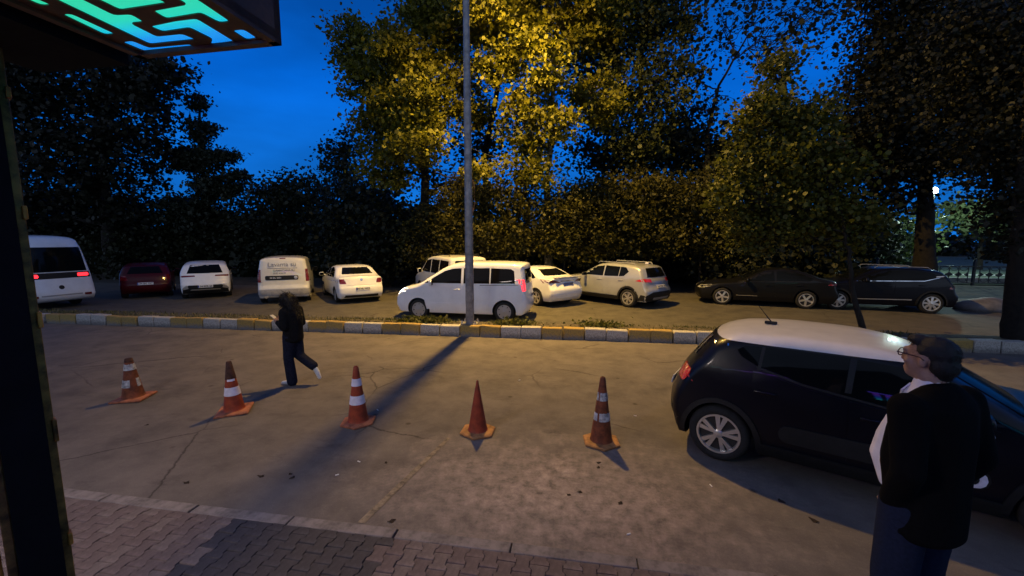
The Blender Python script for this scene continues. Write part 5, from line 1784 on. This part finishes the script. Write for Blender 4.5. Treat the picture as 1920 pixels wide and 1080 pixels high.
# ================================================================== traffic cones
def cone(label, u, v, h, base, body_m, base_m, bands, rz, tip=None, rtop=.030, rbot=.135, lean=(0, 0), bw=.21):
    p = gp(u, v)
    t = thing('traffic_cone', label, 'cone', p, rz, 'traffic cones across the lay-by')
    t.rotation_euler = (lean[0], lean[1], rz)
    n = {'square': 4, 'hex': 6, 'oct': 8}[base]
    k = bw / math.cos(PI / n)
    poly = [(k * math.cos(2 * PI * (i + .5) / n), k * math.sin(2 * PI * (i + .5) / n)) for i in range(n)]
    b = MB()
    m = len(poly)
    vs = [(x, y, .008) for x, y in poly] + [(x, y, .026) for x, y in poly] + [(x * .93, y * .93, .036) for x, y in poly]
    vs += [(x * .72, y * .72, .040) for x, y in poly]
    fs = [tuple(range(m))[::-1], tuple(range(3 * m, 4 * m))]
    for q in range(3):
        for i in range(m): fs.append((q * m + i, q * m + (i + 1) % m, (q + 1) * m + (i + 1) % m, (q + 1) * m + i))
    b.add(vs, fs)
    for x, y in poly: b.box((x * .86, y * .86, .004), (.03, .03, .01), math.atan2(y, x))
    b.build('base', base_m, t)
    R = lambda z: rbot + (rtop - rbot) * (z - .036) / (h - .036)
    prof = [(rbot + .012, .034), (rbot + .002, .046)] + [(R(z), z) for z in np.linspace(.07, h - .012, 9)] + [(rtop * .82, h), (rtop * .6, h), (rtop * .6, h - .06)]
    MB().lathe(prof, 32).build('shell', body_m, t, smooth=True, angle=50)
    for z0, z1, m_, a0, a1 in bands:
        s_ = MB()
        N = 40
        A = [a0 + (a1 - a0) * i / N for i in range(N + 1)]
        jag = random.Random(int(z0 * 1000))
        vs = []
        for i, a in enumerate(A):
            e = .006 * jag.uniform(-1, 1) if m_ is M['sleeve_dirty'] else 0
            for z, d in ((z0, .0035), (z1 + e, .0035)): vs.append(((R(z) + d) * math.cos(a), (R(z) + d) * math.sin(a), z))
        fs = [(2 * i, 2 * i + 2, 2 * i + 3, 2 * i + 1) for i in range(N)]
        s_.add(vs, fs).build('reflective_band', m_, t, smooth=True)
    if tip:
        MB().lathe([(R(tip) + .003, tip), (rtop + .004, h - .004), (rtop * .85, h + .004)], 28).build('tip', M['cone_tip'], t, smooth=True, angle=50)
    return t


F = 2 * PI
CONES = [
    cone('leftmost cone, dirty brown with chipped white bands and square base', 251, 747, .655, 'square', M['cone_dirty'], M['cone_base'],
         [(.475, .57, M['sleeve_dirty'], 0, F), (.21, .325, M['sleeve_dirty'], PI * 1.02, PI * 1.62), (.21, .34, M['sleeve_dirty'], PI * 1.86, PI * 2.05)], .35, .60, rtop=.045, rbot=.145, lean=(.0, -.02)),
    cone('cone with dark sooty tip and a torn upper band, second from left', 440, 771, .755, 'square', M['cone_orange'], M['cone_base'],
         [(.475, .505, M['sleeve'], PI * 1.35, PI * 1.8), (.265, .385, M['sleeve'], 0, F)], .55, .50, lean=(.0, -.03)),
    cone('clean orange cone with two bright white bands', 672, 792, .80, 'hex', M['cone_orange'], M['cone_base'],
         [(.535, .635, M['sleeve'], 0, F), (.285, .405, M['sleeve'], 0, F)], .30),
    cone('plain pointed orange cone without bands', 896, 810, .70, 'hex', M['cone_orange'], M['cone_base2'], [], .0, rtop=.012, rbot=.125),
    cone('cone with two dirty grey bands, nearest the black hatchback', 1127, 829, .84, 'hex', M['cone_dirty'], M['cone_base2'],
         [(.555, .655, M['sleeve_dirty'], PI * 1.30, PI * 1.95), (.555, .655, M['sleeve_dirty'], PI * 1.03, PI * 1.22), (.305, .405, M['sleeve_dirty'], PI * 1.34, PI * 1.95), (.305, .40, M['sleeve_dirty'], PI * 1.0, PI * 1.26)], .12),
]

# ================================================================== lamp post on the median
LP = Vector((-2.90, 10.56, .235))
lp = thing('lamp_post', 'tall grey steel lamp post standing on the median', 'lamp post', LP)
rng_ = random.Random(8)
prof = []
for k in range(12):
    z = .02 + k * .215
    prof.append((.118 * (1 - .030 * z) - (.006 if .0 < z < .6 else 0) + rng_.uniform(-.003, .003), z))
prof += [(.108, 2.62), (.100, 4.2), (.099, 4.24), (.091, 6.0), (.090, 6.04), (.078, 8.4), (.066, 11.4), (.058, 11.5)]
MB().lathe(prof, 24).build('pole', M['pole'], lp, smooth=True, angle=40)
for z in (2.55, 4.22, 6.02): MB().lathe([(.110 - .004 * z, z - .05), (.121 - .0045 * z, z - .045), (.121 - .0045 * z, z + .045), (.110 - .004 * z, z + .05)], 24).build('collar', M['pole'], lp, smooth=True)
MB().box((0, 0, .012), (.44, .38, .024), 0, .004).build('base_plate', M['pole'], lp)
for q in (-1, 1):
    for w in (-1, 1):
        MB().lathe([(.026, 0), (.026, .05), (.014, .052), (.014, .095)], 6, c=(q * .18, w * .15, .024)).build('anchor_bolt', M['sleeve_dirty'], lp)
MB().box((.0, -.108, .95), (.09, .02, .36), 0, .006).build('inspection_hatch', M['pole'], lp)
MB().tube([(.10, .0, 3.85), (.155, .02, 3.70), (.16, .02, 3.2), (.10, .01, 2.95)], .012, 8).build('cable_loop', M['cone_base2'], lp)
MB().tube([(0, 0, 11.40), (0, .45, 11.80), (-.005, 1.2, 11.90), (-.01, 1.68, 11.91)], [.05, .04, .035, .035], 10).build('lamp_arm', M['pole'], lp, smooth=True)
lh = MB().box((0, 1.96, 11.88), (.26, .66, .13), 0, .05).build('lamp_head', M['pole'], lp, smooth=True)
MB().box((0, 1.96, 11.805), (.19, .48, .02), 0, .008).build('lamp_lens', M['sodium_on'], lh)
ld = bpy.data.lights.new('street_lamp', 'SPOT')
ld.energy = STREET_LAMP_W
ld.color = STREET_LAMP_COL
ld.spot_size = math.radians(160)
ld.spot_blend = 1.0
ld.shadow_soft_size = .10
sl = link('street_lamp', ld, lp, Vector((0, 1.96, 11.77)))
sl.rotation_euler = Vector((.25, .38, -.89)).to_track_quat('-Z', 'Y').to_euler()
pad = MB()
poly = [(.70 * math.cos(a) + .03 * math.sin(5 * a), .27 * math.sin(a)) for a in np.linspace(0, 2 * PI, 20)[:-1]]
pd = MB().prism(poly, 0, .06).build('footing', M['concrete'], lp, (0, 0, -.065))

# ================================================================== canopy overhead with glowing pattern
ZS = 3.20
c0, c1 = at(265, 105, z=ZS), at(528, 79, z=ZS)
ax_ = (c1 - c0); ax_.z = 0; ax_.normalize()
bk = Vector((ax_.y, -ax_.x, 0))
cp = thing('canopy_sign', 'brown projecting canopy with glowing green and blue key pattern underneath', 'canopy', (c0.x, c0.y, ZS))
w_ = (c1 - c0).length
d_ = 2.3
O = Vector((c0.x, c0.y, 0))
Q = lambda a, b_: (ax_ * a + bk * b_)
outl = [Q(0, 0), Q(w_, 0), Q(w_, d_), Q(0, d_)]


def world_poly(pts, zf=3.5556): return [at(u / zf, v / zf, z=ZS) - Vector((c0.x, c0.y, ZS)) for u, v in pts]


def round_poly(P, r=.012):
    out = []
    n = len(P)
    for i in range(n):
        p, a, b = P[i], P[i - 1], P[(i + 1) % n]
        ra, rb = min(r, (a - p).length * .4), min(r, (b - p).length * .4)
        q0, q1 = p + (a - p).normalized() * ra, p + (b - p).normalized() * rb
        for t in (0, .5, 1): out.append(q0 * (1 - t) ** 2 + p * 2 * t * (1 - t) + q1 * t ** 2)
    return out


shapes = [
    [(185, 0), (275, 40), (345, 35), (250, -5), (60, -75), (0, -70)],
    [(413, 97), (475, 93), (768, 228), (700, 234)],
    [(375, 0), (1000, 297), (1305, 265), (1215, 227), (1045, 245), (870, 157), (960, 148), (875, 97), (760, 102), (555, 0), (430, -62), (250, -62)],
    [(690, 15), (800, 70), (1115, 22), (1000, -28), (560, -35)],
    [(1020, 75), (1110, 128), (1340, 90), (1465, 155), (1535, 145), (1320, 0), (1240, -40), (1130, -30), (1250, 32)],
    [(1000, 178), (1085, 215), (1265, 188), (1420, 265), (1405, 288), (1420, 299), (1562, 278), (1310, 125), (1170, 142)],
    [(1548, 205), (1645, 268), (1715, 256), (1625, 197)],
    [(815, 283), (965, 345), (1295, 314), (1265, 296), (995, 320), (880, 273)],
]
led = led_mat('led_panel', [(.0, (.0, .20, .80)), (.28, (.0, .30, .86)), (.44, (.0, .52, .72)), (.60, (.01, .66, .48)), (1, (.02, .68, .36))], 'Y', .0, -.36, 1.0)
polys = [round_poly(world_poly(s_)) for s_ in shapes]
# soffit board: a slab with the shapes cut through as recesses
sof = MB().prism([(p.x, p.y) for p in outl], .0, .03)
so = sof.build('soffit_board', M['brown'])
bmx = bmesh.new(); bmx.from_mesh(so.data); bmesh.ops.recalc_face_normals(bmx, faces=bmx.faces); bmx.to_mesh(so.data); bmx.free()
cut_ = MB()
for P in polys: cut_.prism([(p.x, p.y) for p in P], -.05, .08)
co = cut_.build('cutter', M['brown'])
bmx = bmesh.new(); bmx.from_mesh(co.data); bmesh.ops.recalc_face_normals(bmx, faces=bmx.faces); bmx.to_mesh(co.data); bmx.free()
md = so.modifiers.new('b', 'BOOLEAN'); md.object = co; md.operation = 'DIFFERENCE'; md.solver = 'EXACT'
me_ = evaluated(so)
bpy.data.objects.remove(co)
link('soffit_board', me_, cp)
for P in polys:
    MB().prism([(p.x, p.y) for p in P], .004, .022).build('light_panel', led, cp)
for a, b_ in ((0, 1), (1, 2), (2, 3), (3, 0)):
    p, q = outl[a], outl[b_]
    n = Vector((q.y - p.y, p.x - q.x, 0)).normalized()
    e0, e1 = p - n * .0, q
    MB().add([(*(x.xy), z) for x in (p, q, q + n * .03, p + n * .03) for z in (-.012, .62)],
             [(0, 1, 3, 2), (2, 3, 5, 4), (4, 5, 7, 6), (6, 7, 1, 0), (0, 2, 4, 6), (1, 7, 5, 3)]).build('fascia', M['brown'], cp)
MB().prism([(p.x * .98, p.y * .98) for p in outl], .60, .63).build('canopy_top', M['black_board'], cp)
sb_ = MB().box((0, 0, 0), (.10, .10, .42), 0, .01).build('bracket', M['pole'], cp)
sb_.location = Q(w_ - .08, .35) + Vector((0, 0, .85))

# black beam between pillar and canopy, and the pillar at the left edge
bm_ = thing('beam', 'black beam running back beside the glowing canopy', 'beam', (c0.x - .06, c0.y, ZS))
MB().add([(x, y, z) for x in (-.42, 0) for y in (-2.1, .0) for z in (-.03, .5)], [(0, 1, 3, 2), (4, 6, 7, 5), (0, 4, 5, 1), (2, 3, 7, 6), (0, 2, 6, 4), (1, 5, 7, 3)]).build('board', M['black_board'], bm_)
PR = math.radians(63.4)
pp = thing('pillar', 'black pillar with worn gold edging at the left edge', 'pillar', (-2.060, 1.135, .30), PR)
MB().box((0, 0, 1.60), (.112, .12, 3.2)).build('shaft', M['black_board'], pp)
for q in (-1, 1):
    MB().box((q * .069, .03, 1.60), (.026, .08, 3.2), 0, .004).build('gold_edge', M['gold_dark'], pp)
for z, s_ in ((.35, .10), (1.0, .05), (1.46, .09), (1.9, .06), (2.3, .05), (2.72, .04)):  # bright gold bits standing in for glints along the edge
    MB().box((.081, -.0, z), (.014, .05, s_), 0, .004).build('gold_glint', M['gold'], pp)
gpn = thing('wall_panel', 'brown gold wall panel behind the pillar at the left edge', 'panel', (-2.19, 1.02, .30), PR)
MB().box((-.03, 0, .82), (.20, .04, 1.64), 0, .006).build('board', M['gold'], gpn)

# shop front behind the viewer, seen only in reflections, plus an added fill light
fa = thing('shop_front', 'dark shop front behind the viewer with a coloured light strip', 'building', (0, -2.5, 0))
MB().box((1, -.15, 2.3), (30, .3, 4.6)).build('wall', M['wall'], fa)
MB().box((-4.6, 1.0, 4.55), (4.2, 2.2, .12), 0, .02).build('canopy_roof', M['wall'], fa)
MB().box((-4.5, 1.3, 4.47), (2.7, .62, .04), 0, .01).build('fill_housing', M['pole'], fa)
al = bpy.data.lights.new('fill_light', 'AREA')  # added fill light, out of view, brightens the near road
al.shape = 'RECTANGLE'; al.size = 2.6; al.size_y = .56
al.energy = FILL_LIGHT_W
al.color = (1.0, .84, .78)
link('fill_light', al, fa, (-4.5, 1.3, 4.44), (math.radians(8), math.radians(-22), 0))
led2 = led_mat('led_strip', [(0, (.05, .7, .35)), (.25, (.35, .04, .9)), (.5, (.05, .1, 1)), (.7, (.0, .6, .9)), (1, (.1, .8, .4))], 'X', -6, 9, 9)
MB().box((1, .03, 3.0), (15, .06, .13)).build('light_strip', led2, fa)
led3 = led_mat('led_sign', [(0, (.05, .75, .85)), (.45, (.02, .12, 1)), (1, (.35, .05, .95))], 'Z', 2.0, 2.9, 8)
for x in (.42, .62, .82): MB().box((x, .03, 2.45), (.09, .05, .95)).build('light_tube', led3, fa)

# ================================================================== park behind the railing
sheet('park_lawn', 8, 120, 26.5, 70, .03, M['parkgrass'])
sheet('park_path', 8, 120, 33, 34.2, .045, M['parkpath'])
sheet('park_path', 8, 120, 44, 45.2, .045, M['parkpath'])
kb = MB().box((45, 0, .17), (70, .3, .34), 0, .01).build('low_wall', M['plinth'])
kb.location = (0, 27.2, 0)
tag(kb, 'long pale low wall at the foot of the park railing', 'wall')
fn = thing('railing', 'dark ornamental iron railing in front of the lamplit park', 'fence', (12, 26, 0))
FS = 2.35
N_F = 15
post = mesh('post', *(lambda b: (b.v, b.f))(MB().box((0, 0, .68), (.11, .11, 1.36), 0, .01).lathe([(.02, 1.36), (.06, 1.40), (.06, 1.44), (.01, 1.50)], 10)), M['fence'])
rail = mesh('rail', *(lambda b: (b.v, b.f))(MB().box((FS / 2, 0, 0), (FS - .11, .05, .05))), M['fence'])
bar_ = mesh('bar', *(lambda b: (b.v, b.f))(MB().box((0, 0, .60), (.03, .03, .92))), M['fence'])
orn = MB()
for sx in (-1, 1):
    orn.add([(sx * x, y, z) for y in (-.012, .012) for x, z in ((.03, .62), (.20, .50), (.20, .74))], [(0, 1, 2), (3, 5, 4), (0, 3, 4, 1), (1, 4, 5, 2), (2, 5, 3, 0)])
for k in range(18):
    a, b_ = 2 * PI * k / 18, 2 * PI * (k + 1) / 18
    orn.tube([(.17 * math.cos(a), 0, .93 + .10 * math.sin(a)), (.17 * math.cos(b_), 0, .93 + .10 * math.sin(b_))], .014, 5, False)
    orn.tube([(.17 * math.cos(a), 0, .31 + .10 * math.sin(a)), (.17 * math.cos(b_), 0, .31 + .10 * math.sin(b_))], .014, 5, False)
orn = mesh('ornament', orn.v, orn.f, M['fence'])
for i in range(N_F):
    link('post', post, fn, (i * FS, 0, 0))
    if i == N_F - 1: break
    for z in (.16, 1.06): link('rail', rail, fn, (i * FS, 0, z))
    for k in range(5):
        link('bar', bar_, fn, (i * FS + .28 + k * .45, 0, 0))
        if k < 4: link('ornament', orn, fn, (i * FS + .505 + k * .45, 0, 0))
# park lamp
pb = at(1750, 450, Y=31); pt_ = at(1752, 357, Y=31)
pk = thing('park_lamp', 'lit white park lamp beside the thick tree trunk at right', 'lamp', (pt_.x, 31, .03))
MB().lathe([(.09, 0), (.07, .5), (.05, pt_.z - .3)], 12).build('pole', M['fence'], pk, smooth=True)
MB().lathe([(.05, pt_.z - .32), (.16, pt_.z - .25), (.16, pt_.z - .2)], 16).build('lamp_cup', M['fence'], pk, smooth=True)
MB().lathe([(.04, pt_.z - .22), (.17, pt_.z - .12), (.19, pt_.z), (.12, pt_.z + .13), (.02, pt_.z + .17)], 20).build('lamp_globe', M['park_on'], pk, smooth=True)
for q in range(2):
    ld = bpy.data.lights.new('park_light', 'POINT')
    ld.energy = PARK_LAMP_W * (1 if q == 0 else 1.3)
    ld.color = (.72, 1.0, .86)
    ld.shadow_soft_size = .2
    if q == 0: link('park_light', ld, pk, (0, -.35, pt_.z))
    else: link('park_light', ld, pk, (4.5, 5, 5.0))  # added light without a lamp body, among the park trees
pk2 = thing('park_lamp', 'added far park lamp kept out of sight at the right', 'lamp', (pt_.x + 9.5, 36, .03))  # second park lamp is an addition, hidden from view
MB().lathe([(.07, 0), (.05, 4.9)], 12).build('pole', M['fence'], pk2)
MB().lathe([(.04, 4.88), (.15, 4.96), (.15, 5.1), (.02, 5.2)], 16).build('lamp_globe', M['park_on'], pk2, smooth=True)
# far lights glimpsed through the trees at left
for i, (u, v, Y, r, lab) in enumerate(((67, 356, 60, .10, 'tiny warm far lamp seen through the left tree near the pillar'), (390, 347, 60, .12, 'tiny warm far lamp at the edge of the pine'))):
    p = at(u, v, Y=Y)
    t = thing('far_lamp', lab, 'lamp', (p.x, p.y, 0))
    MB().lathe([(.06, 0), (.05, p.z - .1)], 8).build('pole', M['fence'], t)
    MB().lathe([(.03, p.z - .1), (r * 1.5, p.z), (.03, p.z + .12)], 12).build('lamp_globe', M['head_on'], t)

# pale covered heap past the dark crossover, and odds and ends on the road
hp = MB()
bmh = bmesh.new()
bmesh.ops.create_icosphere(bmh, subdivisions=3, radius=1)
for v_ in bmh.verts:
    v_.co = Vector((v_.co.x * .85 * (1 + .06 * math.sin(5 * v_.co.y)), v_.co.y * .5, max(0, v_.co.z) ** .8 * .46 * (1 + .1 * math.sin(4 * v_.co.x))))
mh_ = bpy.data.meshes.new('covered_heap'); bmh.to_mesh(mh_); bmh.free()
mh_.materials.append(M['stone_pale'])
mh_.polygons.foreach_set('use_smooth', [True] * len(mh_.polygons))
p = gp(1845, 582)
ho = link('covered_heap', mh_, None, p)
tag(ho, 'low pale covered heap on the ground behind the dark crossover', 'heap')

rd = random.Random(17)
lf = []
for k in range(3):
    pts = [(.05 * math.cos(a) * (1 + .35 * math.sin(3 * a + k)), .032 * math.sin(a) * (1 + .3 * math.cos(4 * a)), .010 + .010 * math.sin(2 * a + k)) for a in np.linspace(0, 2 * PI, 13)[:-1]]
    b = MB().add(pts + [(x, y, z - .003) for x, y, z in pts] + [(0, 0, .004)], [(i, (i + 1) % 12, 24) for i in range(12)] + [(12 + (i + 1) % 12, 12 + i, 24) for i in range(12)] + [(i, 12 + i, 12 + (i + 1) % 12, (i + 1) % 12) for i in range(12)])
    lf.append(mesh('fallen_leaf', b.v, b.f, M['dry_leaf']))
for i, (u, v, w) in enumerate(((350, 905, 'nearest the left end of the pavement edge'), (545, 889, 'left of the post shadow, farther one of a close pair'), (548, 896, 'left of the post shadow, nearer one of a close pair'),
                               (275, 797, 'just in front of the leftmost cone'), (1122, 868, 'in front of the right-hand cone, farther of two'), (1122, 877, 'in front of the right-hand cone, nearer of two'),
                               (1087, 923, 'in the middle of the pale broken patch'), (1465, 940, 'in the shadow edge of the black hatchback'), (1527, 977, 'nearest the man in the blazer'),
                               (734, 978, 'against the pavement edge beside the faded line'), (724, 868, 'between the banded cone and the plain cone, nearer the viewer'), (1163, 944, 'at the right side of the pale broken patch'),
                               (1066, 928, 'at the left of the pale broken patch centre'), (490, 893, 'lone one left of the close pair by the post shadow'))):
    o = link('fallen_leaf', lf[i % 3], None, gp(u, v), (0, 0, rd.uniform(0, 6)))
    o.scale = [rd.uniform(.4, .75)] * 3
    tag(o, 'small dark dry leaf ' + w, 'leaf', 'dry leaves on the road')
bu = mesh('cigarette_butt', *(lambda b: (b.v, b.f))(MB().tube([(-.018, 0, .005), (.018, 0, .005)], .0055, 8)), M['butt'])
for i, (u, v, w) in enumerate(((632, 891, 'at the right side of the post shadow near the pavement'), (1333, 911, 'in front of the hatchback rear wheel'), (1179, 1002, 'close to the pavement edge at centre right'),
                               (708, 769, 'beside the clean banded cone in the post shadow'), (1191, 780, 'right of the dirty banded cone'), (673, 866, 'in front of the clean banded cone'),
                               (974, 713, 'alone on the road behind the plain cone'))):
    o = link('cigarette_butt', bu, None, gp(u, v), (0, 0, rd.uniform(0, 6)))
    tag(o, 'tiny white cigarette end ' + w, 'litter', 'cigarette ends on the road')
# wire between the trees
wa, wb = at(700, 190, Y=18.5), at(1300, 372, Y=19.5)
wr = MB().tube([wa.lerp(wb, t) - Vector((0, 0, .9 * 4 * t * (1 - t))) for t in np.linspace(0, 1, 16)], .012, 5).build('overhead_cable', M['cable'])
tag(wr, 'thin cable sagging across the lit trees', 'cable')
